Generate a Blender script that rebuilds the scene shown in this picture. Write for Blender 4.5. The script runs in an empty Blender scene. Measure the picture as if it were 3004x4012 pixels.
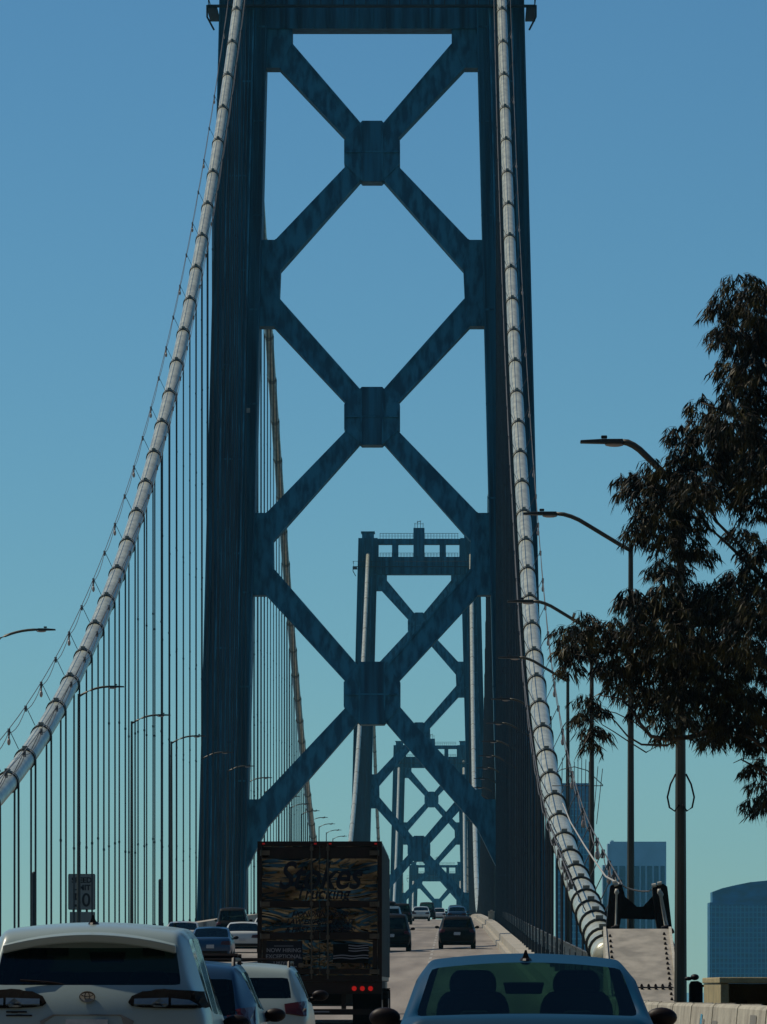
import bpy, bmesh, math, random
from math import radians, sin, cos, pi, sqrt, atan2
from mathutils import Vector, Matrix
from mathutils.bvhtree import BVHTree
random.seed(7)
sc = bpy.context.scene
col = sc.collection

# ------------------------------------------------------------------ camera, sky, sun, exposure
cam_d = bpy.data.cameras.new('camera'); cam = bpy.data.objects.new('camera', cam_d); col.objects.link(cam)
sc.camera = cam
cam.location = (0, 0, 1.8); cam.rotation_euler = (radians(90), 0, 0)
cam_d.sensor_fit = 'HORIZONTAL'; cam_d.sensor_width = 36; cam_d.lens = 282.58
cam_d.shift_x = -0.08738; cam_d.shift_y = 0.61851
cam_d.clip_start = 0.5; cam_d.clip_end = 90000

SUN_EL = radians(54); SUN_AZ = atan2(-0.90, 0.42)      # azimuth from +Y towards +X
w = bpy.data.worlds.new('World'); sc.world = w; w.use_nodes = True
nt = w.node_tree; bg = nt.nodes['Background']
sky = nt.nodes.new('ShaderNodeTexSky'); sky.sky_type = 'NISHITA'; sky.sun_disc = False
sky.sun_elevation = SUN_EL; sky.sun_rotation = SUN_AZ
sky.altitude = 0; sky.air_density = 0.9; sky.dust_density = 0.0; sky.ozone_density = 8.0
tint = nt.nodes.new('ShaderNodeMix'); tint.data_type = 'RGBA'; tint.blend_type = 'MULTIPLY'
tint.inputs[0].default_value = 1.0; tint.inputs[7].default_value = (0.74, 1.12, 1.13, 1)
nt.links.new(sky.outputs[0], tint.inputs[6]); nt.links.new(tint.outputs[2], bg.inputs[0])
bg.inputs[1].default_value = 0.060
sd = bpy.data.lights.new('sun', 'SUN'); so = bpy.data.objects.new('sun', sd); col.objects.link(so)
sd.energy = 3.4; sd.angle = radians(0.5); sd.color = (1.0, 0.90, 0.73)
sv = Vector((sin(SUN_AZ)*cos(SUN_EL), cos(SUN_AZ)*cos(SUN_EL), sin(SUN_EL)))
so.rotation_euler = sv.to_track_quat('Z', 'Y').to_euler(); so.location = (0, 0, 200)
sc.view_settings.view_transform = 'Standard'; sc.view_settings.look = 'None'
sc.view_settings.exposure = 0.0; sc.view_settings.gamma = 1.0
sc.cycles.use_denoising = True
sc.cycles.max_bounces = 8; sc.cycles.transparent_max_bounces = 24; sc.cycles.volume_bounces = 0
sc.cycles.sample_clamp_indirect = 4

# ------------------------------------------------------------------ materials
MATS = {}
def mat(name, color, rough=0.6, metal=0.0, var=0.0, scale=8.0, bump=0.0, bscale=None, stretch=(1, 1, 1),
        coat=0.0, emit=0.0, spec=0.5, color2=None, detail=4.0, thr=(0.35, 0.65)):
    m = bpy.data.materials.new(name); m.use_nodes = True
    t = m.node_tree; b = t.nodes['Principled BSDF']
    b.inputs['Roughness'].default_value = rough; b.inputs['Metallic'].default_value = metal
    b.inputs['Coat Weight'].default_value = coat; b.inputs['Specular IOR Level'].default_value = spec
    b.inputs['Base Color'].default_value = (*color, 1)
    if var > 0 or color2 or bump > 0:
        tc = t.nodes.new('ShaderNodeTexCoord'); mp = t.nodes.new('ShaderNodeMapping')
        mp.inputs['Scale'].default_value = stretch
        t.links.new(tc.outputs['Object'], mp.inputs['Vector'])
        n = t.nodes.new('ShaderNodeTexNoise'); n.inputs['Scale'].default_value = scale; n.inputs['Detail'].default_value = detail
        t.links.new(mp.outputs[0], n.inputs['Vector'])
        if var > 0 or color2:
            r = t.nodes.new('ShaderNodeValToRGB')
            r.color_ramp.elements[0].position = thr[0]; r.color_ramp.elements[1].position = thr[1]
            c2 = color2 or tuple(max(0, c*(1-var)) for c in color)
            r.color_ramp.elements[0].color = (*c2, 1); r.color_ramp.elements[1].color = (*color, 1)
            t.links.new(n.outputs['Fac'], r.inputs[0]); t.links.new(r.outputs[0], b.inputs['Base Color'])
        if bump > 0:
            n2 = t.nodes.new('ShaderNodeTexNoise'); n2.inputs['Scale'].default_value = bscale or scale*3
            n2.inputs['Detail'].default_value = 3
            t.links.new(mp.outputs[0], n2.inputs['Vector'])
            bp = t.nodes.new('ShaderNodeBump'); bp.inputs['Strength'].default_value = bump; bp.inputs['Distance'].default_value = 0.05
            t.links.new(n2.outputs['Fac'], bp.inputs['Height']); t.links.new(bp.outputs[0], b.inputs['Normal'])
    if emit > 0:
        b.inputs['Emission Color'].default_value = (*color, 1); b.inputs['Emission Strength'].default_value = emit
    MATS[name] = m
    return m

def paint(name, color, flake=0.0, rough=0.35, coat=None, spec=None):
    """car paint outside, dark lining on the inside of the shell"""
    lit = sum(color) > .15
    if not lit and spec is None: pass
    m = mat(name, color, rough=(rough if lit else .5), metal=flake, coat=(0.3 if lit else 0), var=0.12, scale=1.4, spec=(.4 if lit else .14))
    t = m.node_tree; out = t.nodes['Material Output']; b = t.nodes['Principled BSDF']
    b.inputs['Coat Roughness'].default_value = 0.08
    g = t.nodes.new('ShaderNodeNewGeometry'); d = t.nodes.new('ShaderNodeBsdfDiffuse'); d.inputs[0].default_value = (0.02, 0.02, 0.022, 1)
    mx = t.nodes.new('ShaderNodeMixShader')
    t.links.new(g.outputs['Backfacing'], mx.inputs[0]); t.links.new(b.outputs[0], mx.inputs[1]); t.links.new(d.outputs[0], mx.inputs[2])
    t.links.new(mx.outputs[0], out.inputs[0])
    return m

def glass(name, tintc, refl=0.10):
    m = bpy.data.materials.new(name); m.use_nodes = True; t = m.node_tree
    t.nodes.remove(t.nodes['Principled BSDF']); out = t.nodes['Material Output']
    tr = t.nodes.new('ShaderNodeBsdfTransparent'); tr.inputs[0].default_value = (*tintc, 1)
    gl = t.nodes.new('ShaderNodeBsdfGlossy'); gl.inputs['Roughness'].default_value = 0.03; gl.inputs[0].default_value = (0.8, 0.85, 0.85, 1)
    fr = t.nodes.new('ShaderNodeFresnel'); fr.inputs[0].default_value = 1.45
    mx = t.nodes.new('ShaderNodeMixShader'); ma = t.nodes.new('ShaderNodeMath'); ma.operation = 'MULTIPLY'; ma.inputs[1].default_value = refl/0.04
    ma.use_clamp = True
    t.links.new(fr.outputs[0], ma.inputs[0]); t.links.new(ma.outputs[0], mx.inputs[0])
    t.links.new(tr.outputs[0], mx.inputs[1]); t.links.new(gl.outputs[0], mx.inputs[2]); t.links.new(mx.outputs[0], out.inputs[0])
    MATS[name] = m; return m

M_steel = mat('tower_paint', (0.020, 0.165, 0.235), 0.6, 0.0, scale=1.3, stretch=(1, 1, 0.08), color2=(0.004, 0.045, 0.075), bump=0.5, bscale=2.2, detail=9, thr=(0.36, 0.62))
M_steel2 = mat('brace_paint', (0.034, 0.215, 0.290), 0.6, 0.0, scale=1.7, stretch=(1, 1, .35), color2=(0.008, 0.085, 0.130), bump=0.6, bscale=3.5, detail=14, thr=(0.40, 0.60))
M_dark = mat('dark_steel', (0.030, 0.035, 0.036), 0.6, var=0.5, scale=3)
M_cable = mat('cable_paint', (0.58, 0.59, 0.46), 0.30, 0.25, scale=2.2, stretch=(1,.5,1), color2=(0.38, 0.385, 0.30), bump=0.15, bscale=14, detail=6)
M_band = mat('band_steel', (0.30, 0.30, 0.24), 0.6, var=0.5, scale=4)
M_rope = mat('suspender_rope', (0.020, 0.032, 0.040), 0.7, var=0.4, scale=3)
M_pole = mat('lamp_pole_steel', (0.075, 0.065, 0.04), 0.5, 0.2, var=0.4, scale=2, stretch=(1, 1, .3))
M_head = mat('lamp_head_metal', (0.03, 0.035, 0.035), 0.5, 0.3)
M_lens = mat('lamp_lens', (0.5, 0.42, 0.38), 0.3)
M_road = mat('road_concrete', (0.27, 0.235, 0.195), 0.85, scale=0.9, stretch=(1, .04, 1), color2=(0.17, 0.145, 0.12), bump=0.25, bscale=18, detail=8)
M_conc = mat('parapet_concrete', (0.42, 0.38, 0.31), 0.85, scale=0.9, color2=(0.28, 0.26, 0.21), bump=0.3, bscale=14, detail=8)
M_conc2 = mat('barrier_concrete', (0.44, 0.41, 0.32), 0.85, scale=2.2, color2=(0.27, 0.245, 0.19), bump=0.3, bscale=16, detail=8)
M_patch = mat('grey_overpaint', (0.20, 0.19, 0.16), 0.8, var=0.2, scale=5)
M_deck = mat('deck_steel', (0.06, 0.07, 0.07), 0.8, var=0.4, scale=1)
M_joint = mat('joint_rubber', (0.03, 0.03, 0.03), 0.8)
M_white = mat('marking_paint', (0.62, 0.60, 0.54), 0.7, var=0.25, scale=6)
M_plate = mat('cover_plate_paint', (0.37, 0.335, 0.27), 0.55, scale=2.2, color2=(0.22, 0.20, 0.16), bump=0.2, bscale=6, detail=6)
M_yoke = mat('yoke_steel', (0.012, 0.006, 0.005), 0.6, var=0.4, scale=4, spec=.2)
M_rod = mat('tie_rod_paint', (0.55, 0.52, 0.42), 0.5, var=0.3, scale=10)
M_hut = mat('hut_concrete', (0.42, 0.34, 0.17), 0.9, scale=3, color2=(0.28, 0.23, 0.12), bump=0.4, bscale=20, detail=10)
M_black = mat('black_plastic', (0.008, 0.003, 0.003), 0.5, spec=.2)
M_black2 = mat('matte_black', (0.006, 0.005, 0.005), 0.9, spec=0.1)
M_tyre = mat('tyre_rubber', (0.008, 0.005, 0.005), 0.85, var=0.3, scale=12, spec=.1)
M_rim = mat('wheel_rim', (0.25, 0.25, 0.25), 0.35, 0.8)
M_seat = mat('seat_fabric', (0.010, 0.010, 0.012), 0.9, var=0.3, scale=20)
M_red = mat('tail_red', (0.055, 0.004, 0.004), 0.3, coat=0.2, spec=.3)
M_redlit = mat('lit_red_lamp', (0.6, 0.008, 0.005), 0.4, emit=0.35)
M_redsmall = mat('lit_marker_lamp', (0.6, 0.01, 0.008), 0.4, emit=0.12)
M_lampglass = mat('reflector_glass', (0.10, 0.14, 0.17), 0.2, 0.3, coat=0.5)
M_chrome = mat('chrome', (0.6, 0.6, 0.58), 0.2, 1.0)
M_platew = mat('licence_plate_white', (0.45, 0.46, 0.44), 0.5, var=0.2, scale=20)
M_sign = mat('sign_white', (0.22, 0.235, 0.21), 0.6, var=0.15, scale=3)
M_letter = mat('sign_black', (0.012, 0.010, 0.010), 0.6)
M_bark = mat('eucalyptus_bark', (0.10, 0.075, 0.05), 0.85, scale=3, stretch=(1, 1, .3), color2=(0.012, 0.008, 0.005), bump=0.5, detail=8)
M_leaf = mat('eucalyptus_leaf', (0.090, 0.074, 0.020), 0.55, scale=2.5, color2=(0.008, 0.007, 0.003), detail=8, spec=.18, thr=(.45,.68))
M_water = mat('bay_water', (0.01, 0.04, 0.06), 0.15, bump=0.4, bscale=0.2, var=0.2, scale=0.01)
M_ground = mat('land_soil', (0.10, 0.09, 0.055), 0.95, var=0.5, scale=0.08, bump=0.4, bscale=0.6)
M_hill = mat('hill_scrub', (0.035, 0.038, 0.018), 0.95, scale=0.06, color2=(0.075, 0.06, 0.03), bump=1.0, bscale=0.4, detail=9)
M_city = mat('tower_facade_pale', (0.34, 0.50, 0.60), 0.8, var=0.15, scale=0.1)
M_cityd = mat('tower_glass_dark', (0.004, 0.05, 0.12), 0.3, 0.0, var=0.4, scale=0.15, stretch=(1, 1, 4))
M_cityb = mat('tower_glass_blue', (0.002, 0.12, 0.30), 0.35, 0.0, var=0.6, scale=0.12, stretch=(1, 1, 3))
M_citym = mat('facade_mullion', (0.06, 0.26, 0.38), 0.6)
M_bulb = mat('bulb_glass', (0.50, 0.36, 0.28), 0.3)
M_rod2 = mat('lock_rod_steel', (.10,.085,.065), .4, .5, var=.4, scale=8)
M_wire = mat('wire_rope', (0.09, 0.085, 0.08), 0.6)
M_wirel = mat('wire_rope_bright', (0.40, 0.38, 0.33), 0.5)

# ------------------------------------------------------------------ mesh helpers
class MB:
    def __init__(s): s.v = []; s.f = []
    def add(s, vs, fs):
        o = len(s.v); s.v += [tuple(v) for v in vs]; s.f += [tuple(i+o for i in f) for f in fs]
    def box(s, x0, x1, y0, y1, z0, z1):
        s.add([(x0,y0,z0),(x1,y0,z0),(x1,y1,z0),(x0,y1,z0),(x0,y0,z1),(x1,y0,z1),(x1,y1,z1),(x0,y1,z1)],
              [(0,3,2,1),(4,5,6,7),(0,1,5,4),(1,2,6,5),(2,3,7,6),(3,0,4,7)])
    def beam(s, a, b, wx, wz=None, up=(0,0,1)):
        wz = wz or wx; a = Vector(a); b = Vector(b); d = (b-a).normalized(); u = Vector(up)
        if abs(d.dot(u)) > 0.99: u = Vector((0,1,0))
        r = d.cross(u).normalized()*wx/2; t = r.cross(d).normalized()*wz/2
        vs = [p+q for p in (a,b) for q in (-r-t, r-t, r+t, -r+t)]
        s.add(vs, [(0,1,2,3),(7,6,5,4),(0,4,5,1),(1,5,6,2),(2,6,7,3),(3,7,4,0)])
    def prism(s, poly, y0, y1):                      # poly of (x,z), extruded along y
        a = sum(poly[i][0]*poly[(i+1)%len(poly)][1]-poly[(i+1)%len(poly)][0]*poly[i][1] for i in range(len(poly)))
        if a < 0: poly = poly[::-1]
        n = len(poly)
        s.add([(x,y0,z) for x,z in poly]+[(x,y1,z) for x,z in poly],
              [tuple(range(n)), tuple(range(2*n-1,n-1,-1))]+[(i,i+n,(i+1)%n+n,(i+1)%n) for i in range(n)])
    def tube(s, pts, r, n=8, cap=True):
        pts = [Vector(p) for p in pts]; rs = r if isinstance(r,(list,tuple)) else [r]*len(pts); o = len(s.v)
        for i,p in enumerate(pts):
            d = (pts[min(i+1,len(pts)-1)]-pts[max(i-1,0)]).normalized()
            u = Vector((1,0,0)) if abs(d.x) < 0.9 else Vector((0,0,1))
            a = d.cross(u).normalized(); b = d.cross(a).normalized()
            for k in range(n):
                t = 2*pi*k/n; s.v.append(tuple(p+(a*cos(t)+b*sin(t))*rs[i]))
        for i in range(len(pts)-1):
            for k in range(n):
                k2 = (k+1)%n; s.f.append((o+i*n+k, o+i*n+k2, o+(i+1)*n+k2, o+(i+1)*n+k))
        if cap:
            s.f.append(tuple(o+k for k in range(n))[::-1]); s.f.append(tuple(o+(len(pts)-1)*n+k for k in range(n)))
    def ring(s, c, d, r, wd, n=20):                  # a short drum round axis d
        c = Vector(c); d = Vector(d).normalized(); s.tube([c-d*wd/2, c+d*wd/2], r, n)
    def blob(s, c, rx, ry, rz, n=10, m=6):
        o = len(s.v); c = Vector(c)
        for j in range(1,m):
            ph = pi*j/m
            for i in range(n):
                th = 2*pi*i/n; s.v.append((c.x+rx*sin(ph)*cos(th), c.y+ry*sin(ph)*sin(th), c.z+rz*cos(ph)))
        t = len(s.v); s.v += [(c.x,c.y,c.z+rz),(c.x,c.y,c.z-rz)]
        for j in range(m-2):
            for i in range(n):
                i2=(i+1)%n; s.f.append((o+j*n+i, o+(j+1)*n+i, o+(j+1)*n+i2, o+j*n+i2))
        for i in range(n):
            i2=(i+1)%n; s.f.append((t,o+i,o+i2)); s.f.append((t+1,o+(m-2)*n+i2,o+(m-2)*n+i))
    def build(s, name, m, parent=None, smooth=False, bevel=0, loc=None):
        me = bpy.data.meshes.new(name); me.from_pydata(s.v, [], s.f); me.update()
        me.materials.append(m)
        if smooth:
            me.polygons.foreach_set('use_smooth', [True]*len(me.polygons))
        o = bpy.data.objects.new(name, me); col.objects.link(o)
        if parent: o.parent = parent
        if loc: o.location = loc
        if bevel:
            b = o.modifiers.new('bevel','BEVEL'); b.width = bevel; b.segments = 2; b.limit_method = 'ANGLE'
        return o

def tag(o, label=None, cat=None, group=None, kind=None):
    if label: o['label'] = label
    if cat: o['category'] = cat
    if group: o['group'] = group
    if kind: o['kind'] = kind
    return o
def empty(name, loc, label, cat, group=None, rz=0):
    o = bpy.data.objects.new(name, None); col.objects.link(o); o.location = loc; o.rotation_euler = (0,0,rz)
    o.empty_display_size = 0.2
    return tag(o, label, cat, group)
def children(o): return [c for c in bpy.data.objects if c.parent == o]
def text_mesh(txt, size, name, m, parent, loc, offset=0.0, shear=0.0, ext=0.004, align='CENTER', space=1.0, sx=1.0):
    cu = bpy.data.curves.new(name, 'FONT'); cu.body = txt; cu.size = size; cu.offset = offset; cu.shear = shear
    cu.extrude = ext; cu.align_x = align; cu.space_character = space
    ob = bpy.data.objects.new('tmp_text', cu); col.objects.link(ob)
    bpy.context.view_layer.update()
    dg = bpy.context.evaluated_depsgraph_get()
    me = bpy.data.meshes.new_from_object(ob.evaluated_get(dg))
    bpy.data.objects.remove(ob); me.name = name
    me.transform(Matrix.Rotation(radians(90), 4, 'X') @ Matrix.Diagonal((sx,1,1,1)))
    me.materials.clear(); me.materials.append(m)
    o = bpy.data.objects.new(name, me); col.objects.link(o); o.parent = parent; o.location = loc
    return o
def interp(tab, x):
    if x <= tab[0][0]: return tab[0][1]
    for (a,b),(c,d) in zip(tab, tab[1:]):
        if x <= c: return b+(d-b)*(x-a)/(c-a)
    return tab[-1][1]
def smooth_tab(tab, x):                              # Catmull-Rom style
    n = len(tab)
    if x <= tab[0][0]: return tab[0][1]
    if x >= tab[-1][0]: return tab[-1][1]
    for i in range(n-1):
        if tab[i][0] <= x <= tab[i+1][0]: break
    x0,y0 = tab[i]; x1,y1 = tab[i+1]
    def sl(j):
        a = tab[max(j-1,0)]; b = tab[min(j+1,n-1)]; return (b[1]-a[1])/(b[0]-a[0])
    h = x1-x0; t = (x-x0)/h; m0 = sl(i)*h; m1 = sl(i+1)*h
    return (2*t**3-3*t**2+1)*y0+(t**3-2*t**2+t)*m0+(-2*t**3+3*t**2)*y1+(t**3-t**2)*m1
F = 12999.0; VX = 972.7; VY = 2130.2
def at(px, py, Y):                                   # a measured direction at a chosen real distance
    return Vector(((px-VX)*Y/F, Y, 1.8+(VY-py)*Y/F))

# ------------------------------------------------------------------ the setting
ROAD = [(-60,-0.3),(0,0.15),(45,0.55),(80,0.55),(125,0.72),(200,1.9),(310,3.72),(442,5.95),(604,8.34),(700,9.6),(827,10.8),(1000,11.6),
        (1179,11.3),(1531,8.4),(1883,1.5),(2587,-22),(3000,-38)]
def zr(y): return smooth_tab(ROAD, y)
XL, XR, CX = -15.03, 2.48, -6.17
ys = [-60+5*i for i in range(0,221)]+[1050+50*i for i in range(40)]
def sheet(name, x0, x1, dz, m, yy=ys, kind='structure'):
    mb = MB(); nx = 7
    for y in yy:
        for i in range(nx): mb.v.append((x0+(x1-x0)*i/(nx-1), y, zr(y)+dz))
    for j in range(len(yy)-1):
        for i in range(nx-1):
            a = j*nx+i; mb.f.append((a,a+1,a+nx+1,a+nx))
    return tag(mb.build(name, m), kind=kind)
def strip(x0, x1, z0, z1, yy):                       # closed profile swept along the road
    mb = MB()
    for y in yy:
        z = zr(y); mb.v += [(x0,y,z+z0),(x1,y,z+z0),(x1,y,z+z1),(x0,y,z+z1)]
    n = len(yy)
    for j in range(n-1):
        a = 4*j
        for k in range(4): mb.f.append((a+k, a+(k+1)%4, a+4+(k+1)%4, a+4+k))
    mb.f += [(0,3,2,1),(4*n-4,4*n-3,4*n-2,4*n-1)]
    return mb
sheet('road', XL, XR, 0.0, M_road)
dk = strip(-17.6, 5.3, -0.9, -0.06, [y for y in ys if y >= 150])
tag(dk.build('bridge_deck', M_deck), kind='structure')
mk = MB()
for lx in (-0.9, -4.45, -7.98, -11.5):
    y = 20.0
    while y < 1000:
        for k in range(4):
            yy0 = y+k*1.9
            mk.add([(lx-.06,yy0,zr(yy0)+.006),(lx+.06,yy0,zr(yy0)+.006),(lx+.06,yy0+.9,zr(yy0+.9)+.006),(lx-.06,yy0+.9,zr(yy0+.9)+.006)],[(0,1,2,3)])
        y += 14.6
tag(mk.build('lane_markings', M_white), kind='structure')
jt = MB()
for jy in (152, 275, 352, 430, 520, 610, 700):
    jt.add([(XL,jy,zr(jy)+.005),(XR,jy,zr(jy)+.005),(XR,jy+1.0,zr(jy+1.0)+.005),(XL,jy+1.0,zr(jy+1.0)+.005)],[(0,1,2,3)])
tag(jt.build('road_joints', M_joint), kind='structure')
wt = MB(); wt.add([(-30000,-30000,-62),(30000,-30000,-62),(30000,60000,-62),(-30000,60000,-62)],[(0,1,2,3)])
tag(wt.build('water', M_water), kind='structure')
# island under the camera; unseen hill behind it, steepened to block eastern sky light
mb = MB(); N = 40
def hill(x, y):
    r = sqrt((x+10)**2*0.55+(y+70)**2)
    base = -64+66*max(0,1-max(0,(r-195)/90.0))**0.7 if r > 195 else 2.0
    z = min(base, -0.75)
    if y < -28:
        z += min(105, (-28-y)*1.6)*(0.75+0.25*sin(x*0.035+1))*max(0,1-max(0,(r-200)/230))
    return z
HX = [-420+840*i/60 for i in range(61)]; HY = [-420+600*i/60 for i in range(61)]
for y in HY:
    for x in HX:
        mb.v.append((x,y,hill(x,y)+random.uniform(-.25,.0)))
for j in range(60):
    for i in range(60):
        a = j*61+i; mb.f.append((a,a+1,a+62,a+61))
tag(mb.build('hill', M_hill, smooth=True), kind='structure')
mb = MB(); mb.add([(-1500,2900,-60),(2500,2900,-60),(2500,6000,-56),(-1500,6000,-56)],[(0,1,2,3)])
tag(mb.build('ground', M_ground), kind='structure')

# parapets and railings
yy = [-60+5*i for i in range(0,190)]
pp = strip(XL-0.55, XL, -0.05, 1.05, yy)
tag(pp.build('parapet', M_conc), 'long dark shaded parapet along the left edge of the roadway', 'parapet')
e = empty('parapet', (0,0,0), 'sunlit low concrete parapet with a stepped kerb along the right edge of the bridge roadway', 'parapet')
y2 = [y for y in yy if y >= 150]
strip(XR, XR+0.22, -0.05, 0.28, y2).build('kerb', M_conc, e)
strip(XR+0.224, XR+0.86, -0.05, 0.62, y2).build('parapet_body', M_conc, e)
e = empty('bridge_railing', (0,0,0), 'steel railing with many upright posts behind the right parapet among the hanger ropes', 'railing')
mb = MB(); mb2 = MB()
y = 152
while y < 475:
    mb.box(XR+1.55, XR+1.63, y, y+0.10, zr(y)-0.05, zr(y)+1.25); y += 2.4
for dz in (0.45, 0.85, 1.25):
    a = [(XR+1.59, yv, zr(yv)+dz) for yv in y2 if yv <= 480]; mb2.tube(a, 0.035, 6)
tag(mb.build('post', M_rod, e), kind='stuff'); mb2.build('rail', M_dark, e)
# near barrier with overpainted patches
e = empty('concrete_barrier', (2.45,40,0.4), 'pale concrete barrier with grey overpainted graffiti patches beside the blue sedan', 'barrier')
mb = MB()
pts = [(2.75,38),(2.63,50),(2.47,66.7),(2.42,80),(2.48,110),(2.50,150)]
for a,b in zip(pts,pts[1:]):
    n = max(1,int((b[1]-a[1])/4.0))
    for k in range(n):
        t0,t1 = k/n,(k+1)/n
        ax,ay = a[0]+(b[0]-a[0])*t0, a[1]+(b[1]-a[1])*t0
        bx,by = a[0]+(b[0]-a[0])*t1, a[1]+(b[1]-a[1])*t1
        by -= 0.02
        q = [(0,-.5),(0.62,-.5),(0.40,1.03),(0.38,1.06),(0.19,1.06),(0.17,1.03),(0.10,0.3),(0,0.1)]
        vs = []
        for (cx,cy) in ((ax,ay),(bx,by)):
            z0 = zr(cy)
            vs += [(cx+u-2.45+0.0-0.17, cy-40, z0+v-0.4) for u,v in q]
        m_ = len(q); fs = [(i,i+m_,(i+1)%m_+m_,(i+1)%m_) for i in range(m_)]+[tuple(range(m_))[::-1], tuple(range(m_,2*m_))]
        mb.add(vs, fs)
mb.build('barrier_body', M_conc2, e, bevel=0.01)
def bar_x(y): return interp([(p[1],p[0]) for p in pts], y)
for (px,py0,py1,w_) in ((1524,2200,2216,14),(1552,2205,2216,15),(1636,2193,2216,13),(1520,2190,2197,5)):
    # find distance along barrier where it is seen at px
    yb = min([40+0.1*i for i in range(400)], key=lambda q: abs((bar_x(q))*F/q+VX-px))
    wd = 0.9 if w_ > 10 else 0.35
    z1 = 1.8+(VY-py0)*yb/F; z0 = max(zr(yb)+0.35, 1.8+(VY-py1-26)*yb/F)
    mb = MB()
    for sgn in (0,):
        t0 = (bar_x(yb)-bar_x(yb+wd))/wd
        vs = []
        for yv in (yb, yb+wd):
            for z in (z0, z1):
                xo = bar_x(yv)-0.17+0.10+0.07*((z-zr(yv)-0.3)/0.73)-0.006
                vs.append((xo-2.45, yv-40, z-0.4))
        mb.add(vs, [(0,1,3,2)])
    pm = M_patch if px != 1520 else M_citym
    mb.build('paint_patch', pm, e)

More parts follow.
